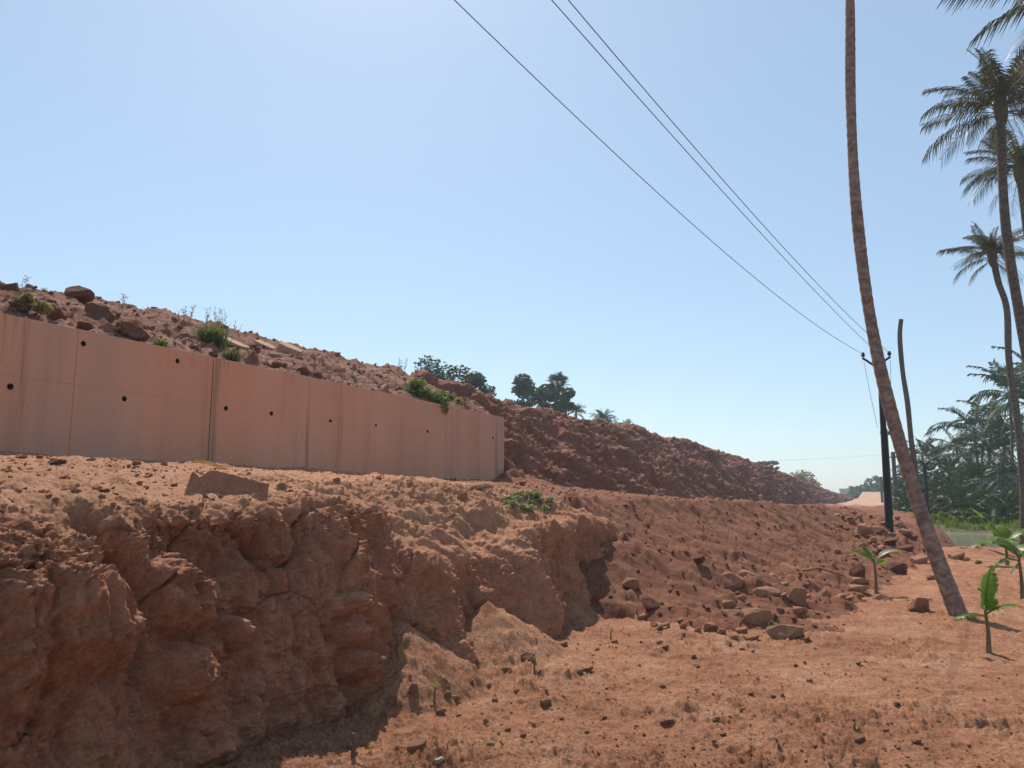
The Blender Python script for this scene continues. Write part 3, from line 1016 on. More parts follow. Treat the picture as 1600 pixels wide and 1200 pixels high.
for px, py, w, h in ((30, 716, 18, 8), (140, 719, 14, 7), (60, 716, 12, 7), (207, 722, 16, 9), (255, 727, 12, 8), (590, 752, 12, 10), (525, 752, 12, 9), (640, 760, 12, 9), (160, 770, 18, 9), (230, 745, 14, 8), (95, 748, 14, 8), (270, 760, 12, 8), (700, 768, 12, 8), (820, 752, 16, 8)):
    rock(px, py, w, h, 'small reddish stone lying on the shelf below the wall', G)
G = 'dark clods along the embankment crest'
for px, py, w, h in ((45, 470, 18, 12), (75, 480, 22, 15), (80, 495, 26, 20), (60, 510, 16, 12), (240, 486, 14, 9), (350, 512, 16, 9), (430, 575, 22, 12), (470, 582, 24, 11), (495, 590, 18, 10), (130, 515, 24, 16), (300, 545, 16, 9), (330, 556, 18, 9)):
    rock(px, py, w, h, 'dark clod lying on the fill above the wall', G, mat='rock_dark')

# flat stone slabs lying on the fill behind the wall
def stone_slab(px, py, w, h, thick, label, mat='slab', tilt=0.5, rz=0.0, name='stone_slab', seed=1, parent=None):
    p, dz = pick(px, py)
    L = w * dz / FOC; H = h * dz / FOC
    r = random.Random(seed)
    n = 11
    top, v, f = [], [], []
    for k in range(n):
        a = 2 * math.pi * k / n
        sq = 1 / max(abs(math.cos(a)), abs(math.sin(a))) ** .75
        q = sq * r.uniform(.86, 1.05)
        top.append((.5 * L * q * math.cos(a), .5 * H * q * math.sin(a)))
    for z, s_ in ((-.5, .97), (.35, 1.0), (.5, .95)):
        v += [(x * s_, y * s_, z * thick + r.uniform(-.06, .06) * thick) for x, y in top]
    for j in (0, 1):
        f += [(j * n + k, j * n + (k + 1) % n, (j + 1) * n + (k + 1) % n, (j + 1) * n + k) for k in range(n)]
    f += [tuple(range(n - 1, -1, -1)), tuple(2 * n + k for k in range(n))]
    o = MB().add(v, f).build(name, M[mat])
    o.location = p + Vector((0, 0, .05))
    face = Vector((math.sin(YAW + .25), -math.cos(YAW + .25), 0))
    m = Matrix.Rotation(YAW + rz, 4, 'Z') @ Matrix.Rotation(tilt, 4, 'X') @ Matrix.Rotation(.42 if tilt < .5 else 0, 4, 'Y')
    o.rotation_euler = m.to_euler()
    tag(o, label, 'slab')
    return o


stone_slab(368, 541, 42, 34, .06, 'bright tan stone slab lying right of the green tuft above the wall', tilt=.22, seed=2)
stone_slab(414, 543, 36, 30, .09, 'narrow tan stone slab between two others above the wall', tilt=.25, seed=3)
stone_slab(453, 552, 40, 34, .20, 'thick grey brown slab, rightmost of those above the wall', tilt=.25, seed=4, mat='slab')
stone_slab(152, 497, 52, 26, .12, 'long dark slab of broken stone high above the wall at left', tilt=1.2, seed=5, mat='rock_dark').rotation_euler.rotate_axis('Z', -.42)
stone_slab(208, 523, 52, 22, .12, 'dark leaning slab close to the wall top beside the small green plant', tilt=1.2, seed=6, mat='rock_dark').rotation_euler.rotate_axis('Z', -.5)


def broken_slab():
    """a big piece of broken concrete leaning in the shelf"""
    p, dz = pick(345, 772)
    r = random.Random(3)
    L = 118 * dz / FOC; H = .27
    n = 26
    low, up = [], []
    for k in range(n + 1):
        t = k / n
        x = (t - .5) * L
        dip = -.045 * math.exp(-((t - .12) / .07) ** 2)
        up.append((x, H * (.80 + .2 * sstep(0, .3, t)) + dip + r.uniform(-.010, .010)))
        low.append((x + .12 * (1 - t) * L * .3, -.10 + r.uniform(-.01, .01)))
    v = [(x, -.045, z) for x, z in up] + [(x, -.045, z) for x, z in low] + [(x, .045 + r.uniform(-.01, .01), z - .012) for x, z in up] + [(x, .045, z) for x, z in low]
    m = n + 1
    f = []
    for k in range(n):
        f += [(m + k, m + k + 1, k + 1, k), (2 * m + k, 2 * m + k + 1, 3 * m + k + 1, 3 * m + k), (k, k + 1, 2 * m + k + 1, 2 * m + k)]
    f += [(m, 0, 2 * m, 3 * m), (n, m + n, 3 * m + n, 2 * m + n)]
    o = MB().add(v, f).build('broken_slab', M['bank'])
    o.location = p + Vector((0, 0, -.10))
    o.rotation_euler = (-.55, .25, YAW + .25)
    tag(o, 'broken concrete slab with a ragged upper edge leaning on the earth shelf', 'slab')


broken_slab()


def shell():
    p, dz = pick(441, 770)
    mb = MB(); n = 12
    rings = [(0.0, .0), (.018, .012), (.032, .032), (.036, .055), (.030, .055), (.026, .034), (.0, .016)]
    v = [(x * math.cos(2 * math.pi * k / n), x * math.sin(2 * math.pi * k / n), z) for x, z in rings for k in range(n)]
    f = [(j * n + k, j * n + (k + 1) % n, (j + 1) * n + (k + 1) % n, (j + 1) * n + k) for j in range(len(rings) - 1) for k in range(n)]
    o = mb.add(v, f).build('coconut_shell', M['slab'], None, True)
    o.location = p + Vector((0, 0, .02)); o.rotation_euler = (1.1, .5, .4); o.scale = (1.3, 1.3, 1.3)
    tag(o, 'small pale half shell lying on the shelf right of the broken slab', 'shell')


shell()


def dry_leaf():
    p, dz = pick(328, 733)
    mb = MB()
    for k in range(8):
        t0 = k / 8
        w = .045 * math.sin(math.pi * min(1, .12 + t0 * .85)); w1 = .045 * math.sin(math.pi * min(1, .12 + (t0 + .125) * .85))
        x0, x1 = (t0 - .5) * .42, (t0 + .125 - .5) * .42
        z0, z1 = .03 + .02 * math.sin(t0 * 5), .03 + .02 * math.sin((t0 + .125) * 5)
        mb.add([(x0, -w, z0 + .02), (x1, -w1, z1 + .02), (x1, 0, z1), (x0, 0, z0), (x1, w1, z1 + .025), (x0, w, z0 + .025)], [(0, 1, 2, 3), (3, 2, 4, 5)])
    o = mb.build('dry_leaf', M['dry_leaf_yellow'])
    o.location = p + Vector((0, 0, .03)); o.rotation_euler = (.3, .15, YAW - .1)
    tag(o, 'curled yellow dry leaf lying above the broken slab on the shelf', 'leaf')


dry_leaf()

# loose grit and crumbs: far too many to count
_PROTO = []
for _k in range(8):
    _m = hull_stone(500 + _k, 9 + _k % 3)
    _PROTO.append((np.array([v.co[:] for v in _m.vertices], np.float32), np.array([[*p.vertices] if len(p.vertices) == 3 else [*p.vertices[:3]] for p in _m.polygons], np.int32)))
    bpy.data.meshes.remove(_m)


def scatter(name, pts, size, mat, label):
    n = len(pts)
    V, F, off = [], [], 0
    which = rng.integers(0, 8, n)
    for k in range(8):
        idx = np.flatnonzero(which == k)
        if not len(idx): continue
        v, f = _PROTO[k]
        a = rng.random(len(idx)) * 6.283
        s = size[idx][:, None] * (1 + .35 * rng.normal(size=(len(idx), 3)).clip(-1.5, 1.5) * .5) * np.array([1, 1, .72])
        q = v[None] * s[:, None, :]
        tz = rng.normal(size=(len(idx), 1)) * .5
        q[..., 2] = q[..., 2] + q[..., 0] * tz * .5
        x = q[..., 0] * np.cos(a)[:, None] - q[..., 1] * np.sin(a)[:, None]
        y = q[..., 0] * np.sin(a)[:, None] + q[..., 1] * np.cos(a)[:, None]
        w = np.stack([x, y, q[..., 2]], -1) + pts[idx][:, None, :]
        w[..., 2] += s[:, None, 2] * .25
        V.append(w.reshape(-1, 3))
        F.append((f[None] + (np.arange(len(idx)) * len(v))[:, None, None] + off).reshape(-1, 3))
        off += len(idx) * len(v)
    o = link(name, quads_mesh(name, np.concatenate(V), np.concatenate(F), mat, False))
    tag(o, label, None, None, 'stuff')


def sample(P, keep, n):
    f = P.reshape(-1, 3)
    h = f @ CAM_I[:3, :3].T + CAM_I[:3, 3]
    sx = 800 + FOC * h[:, 0] / np.maximum(-h[:, 2], .05); sy = 600 - FOC * h[:, 1] / np.maximum(-h[:, 2], .05)
    ok = np.flatnonzero((h[:, 2] < -.5) & (sx > -250) & (sx < 1850) & (sy < 1350) & keep(f))
    return f[rng.choice(ok, n)] + rng.normal(size=(n, 3)) * np.array([.01, .01, 0])


def sizes(n, lo, hi, p=2.6):
    return lo + (hi - lo) * rng.random(n) ** p


_pt = sample(field_P, lambda f: (f[:, 0] > -4.2) & (f[:, 1] < 26), 8500)
_w = fbm(_pt[:, 0] * .8, _pt[:, 1] * .8, 3, 3)
_pt = _pt[(_w > -.15) | (rng.random(len(_pt)) < .35)]
scatter('field_gravel', _pt, sizes(len(_pt), .003, .015, 4.0) * (1 + np.hypot(_pt[:, 0], _pt[:, 1]) / 40), M['field'], 'loose crumbs and grit on the field')
_pt = sample(spoil_P, lambda f: f[:, 1] < 45, 9000)
scatter('spoil_gravel', _pt, sizes(len(_pt), .006, .04, 3.8) * (1 + _pt[:, 1] / 60), M['spoil'], 'loose clods and grit on the spoil slope')
_pt = sample(bank_P, lambda f: (f[:, 2] > 1.25) & (f[:, 0] > -9.9), 9000)
scatter('shelf_gravel', _pt, sizes(len(_pt), .004, .034, 4.2), M['bank'], 'loose crumbs and grit on the earth shelf')
_pt = sample(hill_P, lambda f: f[:, 1] < 120, 4000)
scatter('embankment_gravel', _pt, sizes(len(_pt), .012, .075, 3.6) * (1 + _pt[:, 1] / 80), M['hill'], 'loose clods on the embankment')
#STAGE3
# ------------------------------------------------------------------ palms
def frond_mesh(name, L, a0, a1, n, ll, hang, seed, mat, gap=0.0, width=.045):
    r = random.Random(seed)
    K = 14
    pts = [Vector((0, 0, 0))]
    side = r.uniform(-.12, .12)
    for k in range(K):
        t = (k + .5) / K
        a = a0 + (a1 - a0) * t ** 1.25
        b = side * t * 2
        pts.append(pts[-1] + Vector((math.cos(a) * math.cos(b), math.sin(b) * math.cos(a), math.sin(a))) * L / K)
    mb = MB()
    mb.tube(pts, [lerp(.035, .006, (k / K) ** .7) for k in range(K + 1)], 4)

    def P(t):
        q = t * K; k = min(int(q), K - 1)
        return pts[k].lerp(pts[k + 1], q - k), (pts[k + 1] - pts[k]).normalized()
    for i in range(n):
        t = .16 + .83 * (i + r.random() * .5) / n
        for sd in (-1, 1):
            if r.random() < gap: continue
            p, T = P(t)
            S = T.cross(Vector((0, 0, 1)))
            if S.length < .05: S = Vector((0, 1, 0))
            S = S.normalized() * sd
            U = S.cross(T) * sd
            l = ll * (.45 + .75 * math.sin(math.pi * min(1, .12 + .80 * t)) ** .8) * r.uniform(.75, 1.1)
            d = (S * 1.0 + T * (.45 + .7 * t) + U * .25).normalized()
            h = hang * r.uniform(.6, 1.3)
            m1 = p + d * l * .45 + Vector((0, 0, -h * l * .14))
            e = p + d * l * .82 + Vector((0, 0, -h * l * .62))
            w = T * width * r.uniform(.8, 1.2)
            tw = Vector((0, 0, width * .35))
            mb.add([p - w * .4, p + w * .4, m1 + w * .55 + tw, m1 - w * .55 - tw, e], [(0, 1, 2, 3), (3, 2, 4)])
    return mb.mesh(name, mat)


FRONDS = {}
for _key, _mat in (('green', M['palm_leaf']), ('grey', M['palm_grey'])):
    FRONDS[_key] = [frond_mesh('frond', 1.0 * 4.2, a0, a1, 46, .95, hg, 10 + i, _mat, gp)
                    for i, (a0, a1, hg, gp) in enumerate(((1.35, .75, .35, .02), (1.05, -.05, .6, .04), (.75, -.55, .9, .05), (.40, -.85, 1.1, .08), (.05, -1.1, 1.3, .12), (.62, -.25, 1.0, .06)))]
FRONDS['old'] = [frond_mesh('frond', 3.9, a0, a1, 34, .85, 1.4, 40 + i, M['palm_old'], .2) for i, (a0, a1) in enumerate(((-.3, -1.35), (-.7, -1.45), (.1, -1.3)))]
# lighter leaves for palms that stand far off
FAR_F = [frond_mesh('frond', 4.2, a0, a1, 20, 1.0, hg, 70 + i, M['palm_leaf'], .05, .10)
         for i, (a0, a1, hg) in enumerate(((1.35, .8, .3), (1.0, -.1, .6), (.7, -.6, .9), (.35, -.9, 1.1), (-.05, -1.15, 1.2)))]
FAR_OLD = [frond_mesh('frond', 3.9, -.4, -1.4, 16, .9, 1.3, 90, M['palm_old'], .15, .09)]


def trunk_mesh(path, r0, r1, ring, n, mat, flare=1.35, seed=0):
    r = random.Random(seed)
    pts = [Vector(p) for p in path]
    # Catmull-Rom through the path
    dense = []
    for i in range(len(pts) - 1):
        a, b, c, d = pts[max(i - 1, 0)], pts[i], pts[i + 1], pts[min(i + 2, len(pts) - 1)]
        m = max(2, int((c - b).length / (ring / 3)))
        for k in range(m):
            t = k / m
            dense.append(.5 * ((2 * b) + (c - a) * t + (2 * a - 5 * b + 4 * c - d) * t * t + (3 * b - a - 3 * c + d) * t ** 3))
    dense.append(pts[-1])
    tot = 0; rad = []; ln = [0]
    for i in range(1, len(dense)): ln.append(ln[-1] + (dense[i] - dense[i - 1]).length)
    jig = [r.uniform(.7, 1.3) for _ in range(int(ln[-1] / ring) + 3)]
    for l in ln:
        t = l / ln[-1]
        base = lerp(r0, r1, t ** (.6 if r0 < .12 else .8)) * (1 + (flare - 1) * math.exp(-l / .35))
        ph = (l / ring) % 1.0
        rad.append(base * (1 + (.085 if r0 < .12 else .045) * jig[int(l / ring)] * (ph ** 2 - .35)) + .004 * math.sin(l * 2.3))
    return MB().tube(dense, rad, n).mesh('trunk', mat, True), dense


def palm(base, path, r0, r1, nf, scale, label, group=None, near=True, key='green', tmat='palm_trunk_grey', seed=0, nold=3, nuts=False, flare=1.35, spin=0.0):
    """path: world points from the ground to the crown"""
    r = random.Random(seed)
    t = empty('palm_tree', base, label, 'palm tree', group)
    b = Vector(base)
    me, dense = trunk_mesh([Vector(p) - b for p in path], r0, r1, .16 if near else .5, 14 if near else 7, M[tmat], flare, seed)
    link('trunk', me, t)
    top = dense[-1]
    if nf == 0: return t
    for k in range(nf):
        q = k / nf
        if near:
            me = FRONDS[key][0 if q < .14 else 1 if q < .34 else 5 if q < .5 else 2 if q < .68 else 3 if q < .86 else 4]
        else:
            me = FAR_F[0 if q < .16 else 1 if q < .42 else 2 if q < .66 else 3 if q < .85 else 4]
        o = link('frond', me, t)
        o.location = top + Vector((0, 0, r.uniform(-.15, .1) - .25 * q))
        o.rotation_euler = (r.uniform(-.5, .5), r.uniform(-.22, .22), spin + k * 2.39996 + r.uniform(-.25, .25))
        sc = scale * r.uniform(.85, 1.12) * (.8 if q < .14 else 1)
        o.scale = (sc, sc, sc)
    for k in range(nold):
        o = link('frond', (FRONDS['old'] if near else FAR_OLD)[k % (3 if near else 1)], t)
        o['label'] = 'dry brown hanging frond'
        o.location = top + Vector((0, 0, -.35))
        o.rotation_euler = (0, 0, spin + 1.1 + k * 2.2 + r.uniform(-.4, .4))
        sc = scale * r.uniform(.7, .9); o.scale = (sc, sc, sc)
    if near:
        # fibrous heart where the stalks meet
        mb = MB()
        mb.tube([top + Vector((0, 0, z)) for z in (-.55, -.3, 0, .35, .8)], [r1 * 1.0, r1 * 1.5, r1 * 1.7, r1 * 1.1, .02], 9)
        mb.build('crown_heart', M['palm_old'], t, True)
        if nuts:
            for k in range(6):
                a = k * 1.05 + seed
                o = link('coconut', NUT, t)
                o.location = top + Vector((math.cos(a) * .27, math.sin(a) * .27, -.42 - .12 * (k % 2)))
    return t


_bm = bmesh.new(); bmesh.ops.create_icosphere(_bm, subdivisions=2, radius=.12)
for _v in _bm.verts: _v.co.z *= 1.25
NUT = bpy.data.meshes.new('coconut'); _bm.to_mesh(NUT); _bm.free(); NUT.materials.append(simple('coconut_husk', (.10, .11, .04), (.18, .15, .07), 6))

# the leaning palm in front: its crown is far above the picture
PB, _pd = pick(1497, 962)
_az0, _ = ray(1497, 962)
D0 = math.hypot(PB.x, PB.y)


def lean(px, py, dd=0.0):
    return at(px, py, D0 + dd)


_path = [PB + Vector((.06, -.02, -.25)), PB + Vector((0, 0, .0)), lean(1449, 830, .10), lean(1405, 690, .2), lean(1373, 565, .28), lean(1351, 440, .32), lean(1336, 300, .34), lean(1329, 150, .35), lean(1328, 0, .35)]
_last = _path[-1]
_path += [_last + Vector((.05, .1, 2.0)), _last + Vector((.25, .2, 4.0)), _last + Vector((.5, .3, 5.6))]
palm(PB, _path, .114, .060, 16, .72, 'tall leaning coconut palm trunk rising from the field and out of the picture', None, True, 'green', 'palm_trunk', 3, 3, False, 1.25)

# tall palms at the right edge
def standing(crown_px, crown_py, dist, base_px, zb, bend, **kw):
    top = at(crown_px, crown_py, dist)
    a, _ = ray(base_px, 780)
    bs = Vector((-math.sin(a) * dist, math.cos(a) * dist, zb))
    pts = [bs + Vector((0, 0, -.3)), bs]
    for t, off in bend:
        q = bs.lerp(top, t); q += Vector((math.cos(YAW), math.sin(YAW), 0)) * off
        pts.append(q)
    pts.append(top)
    return bs, pts


b, p = standing(1563, 165, 24, 1640, 0, ((.35, -.05), (.7, -.25)))
palm(b, p, .155, .11, 30, .49, 'tall coconut palm at the right edge with wind torn fronds', None, True, 'grey', seed=5, nold=5, spin=.6)
b, p = standing(1550, 395, 36, 1592, -.45, ((.2, .25), (.42, .30), (.62, .22), (.80, .35), (.9, .12)))
palm(b, p, .15, .115, 26, .44, 'slender palm with a curved trunk standing by the pond at the right', None, True, 'grey', seed=8, nold=5, spin=2.2)
b, p = standing(1592, 262, 31, 1650, -.2, ((.5, 0.1),))
palm(b, p, .16, .12, 24, .50, 'palm half hidden behind the tallest crown at the right edge', None, True, 'grey', seed=13, nold=5, spin=1.0)
b, p = standing(1735, -20, 17, 1790, 0, ((.5, 0.1),))
palm(b, p, .17, .13, 22, .60, 'palm whose frond tips hang into the upper right corner', None, True, 'grey', seed=17, nold=3, spin=.2)

# the dead palm without a crown
b = atz(1437, 41, .2)
_pp = [b + Vector((0, 0, -.4)), b] + [at(px, py, 41) for px, py in ((1431, 740), (1424, 690), (1418, 630), (1411, 585), (1407, 545), (1406, 520), (1408, 499))]
palm(b, _pp, .135, .105, 0, 1, 'dead crownless palm trunk with a crooked bare top behind the leaning palm', tmat='palm_trunk_grey', seed=4)

# the palm grove beyond the pond
GROVE = [(1521, 668, 84, .95), (1494, 700, 92, .8), (1466, 716, 100, .72), (1441, 712, 96, .8), (1551, 655, 90, .85), (1578, 612, 78, .9), (1603, 628, 74, 1.0), (1484, 735, 78, .7),
         (1512, 728, 95, .75), (1545, 705, 84, .8), (1573, 680, 88, .8), (1596, 690, 82, .8), (1455, 738, 88, .62), (1425, 728, 108, .7), (1532, 745, 76, .6), (1562, 740, 80, .68), (1590, 742, 72, .66),
         (1500, 760, 74, .52), (1472, 768, 76, .5), (1610, 575, 84, .9), (1537, 690, 104, .8)]
WHERE = ['tallest palm of the grove beyond the pond, in the middle with a full round crown', None]
for i, (px, py, d, sc) in enumerate(GROVE):
    top = at(px, py, d)
    r = random.Random(400 + i)
    zb = -.35
    bs = Vector((top.x + r.uniform(-.8, .8), top.y + r.uniform(-.8, .8), zb))
    mid = bs.lerp(top, .5) + Vector((r.uniform(-.35, .35), 0, 0))
    lab = {0: 'full crowned palm standing out above the grove, left of the slender curved trunk', 5: 'thick crowned palm just left of the slender trunk, above the grove', 6: 'grove palm at the right edge behind the slender trunk'}.get(i, 'dark coconut palm in the grove beyond the pond')
    palm(bs, [bs + Vector((0, 0, -.4)), bs, mid, top], .15, .11, 15, sc, lab, 'palms in the grove beyond the pond', False, seed=200 + i, nold=2)

# ------------------------------------------------------------------ broadleaf trees
def leaf_cloud(centers, n, size, seed, flat=.8):
    """n small two-triangle leaves spread through the given clumps (x, y, z, radius)"""
    g = np.random.default_rng(seed)
    c = np.array(centers)
    w = c[:, 3] ** 2; w = w / w.sum()
    k = g.choice(len(c), n, p=w)
    d = g.normal(size=(n, 3)); d /= np.linalg.norm(d, axis=1)[:, None]
    rad = c[k, 3] * g.random(n) ** .45
    pos = c[k, :3] + d * rad[:, None] * np.array([1, 1, flat])
    a = g.normal(size=(n, 3)); a /= np.linalg.norm(a, axis=1)[:, None]
    a[:, 2] = a[:, 2] * .6
    b = np.cross(a, g.normal(size=(n, 3))); b /= np.maximum(np.linalg.norm(b, axis=1)[:, None], 1e-6)
    s = size * (.6 + .8 * g.random(n))[:, None]
    V = np.stack([pos - a * s, pos + b * s * .45, pos + a * s, pos - b * s * .45], 1)
    Q = np.arange(n * 4).reshape(n, 4)
    return V.reshape(-1, 3), Q


def tree(base, h, w, label, group=None, seed=0, shape='round', n=2600, leaf=.22, mat='tree_leaf', trunk=.35, cat='tree', name='tree'):
    r = random.Random(seed)
    t = empty(name, base, label, cat, group)
    cl = []
    zc = h * (.62 if shape != 'flat' else .86)
    hh = h * (.40 if shape != 'flat' else .12)
    if shape == 'low': zc, hh = h * .5, h * .5
    m = 34
    for k in range(m):
        a = r.uniform(0, 6.28); q = r.random() ** .6; e = r.uniform(-1, 1)
        env = math.sqrt(max(0, 1 - e * e * .75))
        cl.append((math.cos(a) * q * w * .5 * env * .82, math.sin(a) * q * w * .5 * env * .82, zc + e * hh * .88, w * r.uniform(.09, .22) * (1 if shape != 'flat' else .6)))
    V, Q = leaf_cloud(cl, n, leaf, seed, .75 if shape != 'flat' else .35)
    link('crown', quads_mesh('crown', V, Q, M[mat], False), t)
    mb = MB()
    tr = trunk * .5
    mb.tube([(0, 0, -.5), (.05 * w * .2, 0, h * .2), (0, .02 * w, h * .45), (0, 0, zc)], [tr * 1.2, tr, tr * .8, tr * .35], 7)
    for c in cl[::2]:
        mb.tube([(0, 0, h * .35), (c[0] * .5, c[1] * .5, lerp(h * .35, c[2], .65)), c[:3]], [tr * .5, tr * .3, tr * .1], 5)
    mb.build('trunk', M['bush_wood'], t, True)
    return t


def tree_at(px, py_top, dist, wpx, label, zb=0.0, **kw):
    top = at(px, py_top, dist)
    return tree((top.x, top.y, zb), (top.z - zb) * 1.06, px_size(wpx, dist), label, **kw)


tree_at(698, 572, 70, 130, 'broad grey green tree crown showing over the embankment left of centre', zb=3, seed=31, n=8500, shape='low', leaf=.2)
tree_at(740, 590, 72, 84, 'smaller rounded tree showing right of the broad grey green crown', zb=3, seed=32, n=5500, shape='low', leaf=.2)
tree_at(830, 586, 92, 84, 'dark bushy tree behind the embankment, left of the fan palm', zb=5, seed=33, n=9500, leaf=.24, shape='low')
tree_at(856, 606, 96, 60, 'dark tree filling the gap under the fan palm', zb=5, seed=37, n=6500, leaf=.24, shape='low')
tree_at(886, 608, 90, 46, 'narrow leafy tree behind the embankment, right of the fan palm', zb=5, seed=34, n=5500, leaf=.24, shape='low')
tree_at(1200, 722, 200, 44, 'flat topped umbrella shaped tree showing low over the far crest', zb=0, seed=35, shape='flat', n=1500, leaf=.4)
tree_at(1256, 741, 175, 56, 'straw coloured dry shrub on the far end of the crest', zb=2.5, seed=36, shape='low', n=1300, leaf=.35, mat='dry_leaf', cat='shrub', name='shrub')


def fan_palm():
    d = 94
    top = at(872, 601, d)
    t = empty('fan_palm', (top.x, top.y, 0), 'fan palm with a round head standing above the trees behind the embankment', 'palm tree')
    r = random.Random(2)
    b = Vector((top.x, top.y, 0)); c = top - b
    MB().tube([(0, 0, -.5), (.1, 0, c.z * .5), c], [.28, .22, .2], 8).build('trunk', M['palm_trunk_grey'], t, True)
    mb = MB()                                                 # one fan leaf on its stalk, along +X
    mb.tube([(0, 0, 0), (.7, 0, .05)], .03, 4)
    K = 17
    for k in range(K):
        a = lerp(-1.9, 1.9, k / (K - 1)); a2 = a + .17
        l = 1.05 * (1 - .25 * abs(a) / 1.9)
        mb.add([(.7, 0, .05), (.7 + l * math.cos(a) * .7, l * math.sin(a) * .7, .05 - .05), (.7 + l * math.cos(a + .08), l * math.sin(a + .08), -.12), (.7 + l * math.cos(a2) * .7, l * math.sin(a2) * .7, .05)], [(0, 1, 2, 3)])
    me = mb.mesh('fan_leaf', M['palm_leaf'])
    for k in range(30):
        o = link('fan_leaf', me, t)
        o.location = c
        e = lerp(1.4, -1.1, (k + .5) / 30)
        o.rotation_euler = (r.uniform(-.9, .9), -e, k * 2.4)
        s = r.uniform(.85, 1.05); o.scale = (s, s, s)


fan_palm()
for px, py, d, sc, lab in ((943, 655, 120, .56, 'round headed palm top showing over the crest right of the tree group'), (978, 668, 125, .44, 'smallest palm top poking over the crest'), (900, 642, 95, .34, 'palm fronds poking out low beside the trees behind the embankment'), (760, 617, 75, .22, 'little palm top at the crest right of the rounded tree')):
    top = at(px, py, d)
    palm((top.x, top.y, 0), [(top.x, top.y, -.4), (top.x, top.y, 0), (top.x + .1, top.y, top.z * .5), top], .16, .12, 38, sc, lab, None, False, seed=int(px), nold=0)

# hazy trees at the far end of the road
FT = [(1322, 768, 330, 22), (1336, 762, 320, 26), (1349, 757, 300, 26), (1362, 748, 280, 30), (1376, 743, 270, 32), (1390, 746, 260, 30), (1404, 738, 250, 34), (1418, 733, 240, 34), (1342, 770, 310, 26), (1368, 762, 290, 28)]
for i, (px, py, d, w) in enumerate(FT):
    tree_at(px, py, d, w, 'hazy broadleaf tree at the far end of the dirt road', zb=-.3, seed=50 + i, n=900, leaf=.5, group='hazy trees at the far end of the road', shape='low')
# undergrowth and young growth of the grove: bushes one can tell apart only at the front
_cl = []
_ug = random.Random(9)
for _ in range(240):
    px = _ug.uniform(1415, 1760); d = _ug.uniform(84, 125)
    q = atz(px, d, 0)
    rr_ = _ug.uniform(.9, 2.2)
    _cl.append((q.x, q.y, -.3 + rr_ * _ug.uniform(.3, 1.9), rr_))
_V, _Q = leaf_cloud(_cl, 30000, .34, 77, .8)
tag(link('undergrowth', quads_mesh('undergrowth', _V, _Q, M['tree_leaf'], False)), 'dense dark undergrowth between the grove palms', None, None, 'stuff')
for i, (px, py, d, w) in enumerate(((1478, 775, 72, 30), (1500, 782, 69, 34), (1527, 778, 71, 30), (1556, 782, 69, 34), (1584, 776, 70, 30))):
    tree_at(px, py, d, w, 'low leafy bush at the near edge of the grove by the pond', zb=-.35, seed=90 + i, n=1100, leaf=.26, group='bushes at the near edge of the grove', shape='low', cat='bush', name='bush')
for i, (px, py, d, w) in enumerate(((1462, 806, 60, 22), (1476, 800, 63, 26), (1492, 808, 60, 20), (1506, 801, 64, 24), (1524, 808, 60, 20), (1540, 803, 62, 24), (1566, 806, 61, 26), (1590, 803, 62, 26))):
    tree_at(px, py, d, w, 'low bright leafy plant on the grassy far shore of the pond', zb=-.45, seed=120 + i, n=420, leaf=.14, mat='bank_grass', trunk=.08, group='leafy plants on the far shore of the pond', shape='low', cat='plant', name='leafy_plant')
# low young palms with fronds springing from the ground
for i, (px, d, sc) in enumerate(((1487, 66, .62), (1515, 64, .7), (1541, 67, .62), (1574, 63, .72), (1598, 66, .7), (1462, 74, .6))):
    q = atz(px, d, -.3)
    palm(q, [q + Vector((0, 0, -.2)), q, q + Vector((0, 0, .5)), q + Vector((0, 0, 1.0))], .16, .14, 11, sc, 'low young palm with arching fronds at the edge of the grove', 'young palms at the edge of the grove', False, seed=300 + i, nold=1)
#STAGE4
# ------------------------------------------------------------------ poles and wires
def tube_part(name, pts, rad, mat, parent, n=8):
    return MB().tube(pts, rad, n).build(name, M[mat], parent, n > 6)


POLE_D = 32.0
pa, _ = pick(1388, 816)
POLE_D = math.hypot(pa.x, pa.y)
ptop = at(1374, 563, POLE_D)
main_pole = empty('utility_pole', pa, 'dark utility pole with a V shaped crossarm standing in the rubble at the bench edge', 'utility pole')
rel = lambda q: Vector(q) - pa
# a tapering four sided pole with slightly flattened corners
mb = MB()
lo, hi = Vector((0, 0, -.6)), rel(ptop)
w0, w1 = px_size(9.5, POLE_D) / 2, px_size(6, POLE_D) / 2
v = []
for c, w in ((lo, w0), (lo.lerp(hi, .5), (w0 + w1) / 2), (hi, w1)):
    for sx, sy in ((-1, -.7), (-.8, -.9), (.8, -.9), (1, -.7), (1, .7), (.8, .9), (-.8, .9), (-1, .7)):
        v.append(c + Vector((sx * w * math.cos(YAW) - sy * w * .7 * math.sin(YAW), sx * w * math.sin(YAW) + sy * w * .7 * math.cos(YAW), 0)))
f = [(j * 8 + k, j * 8 + (k + 1) % 8, (j + 1) * 8 + (k + 1) % 8, (j + 1) * 8 + k) for j in (0, 1) for k in range(8)] + [tuple(16 + k for k in range(8))]
mb.add(v, f).build('pole', M['pole'], main_pole)
tips = []
hubz = at(1369, 575, POLE_D)
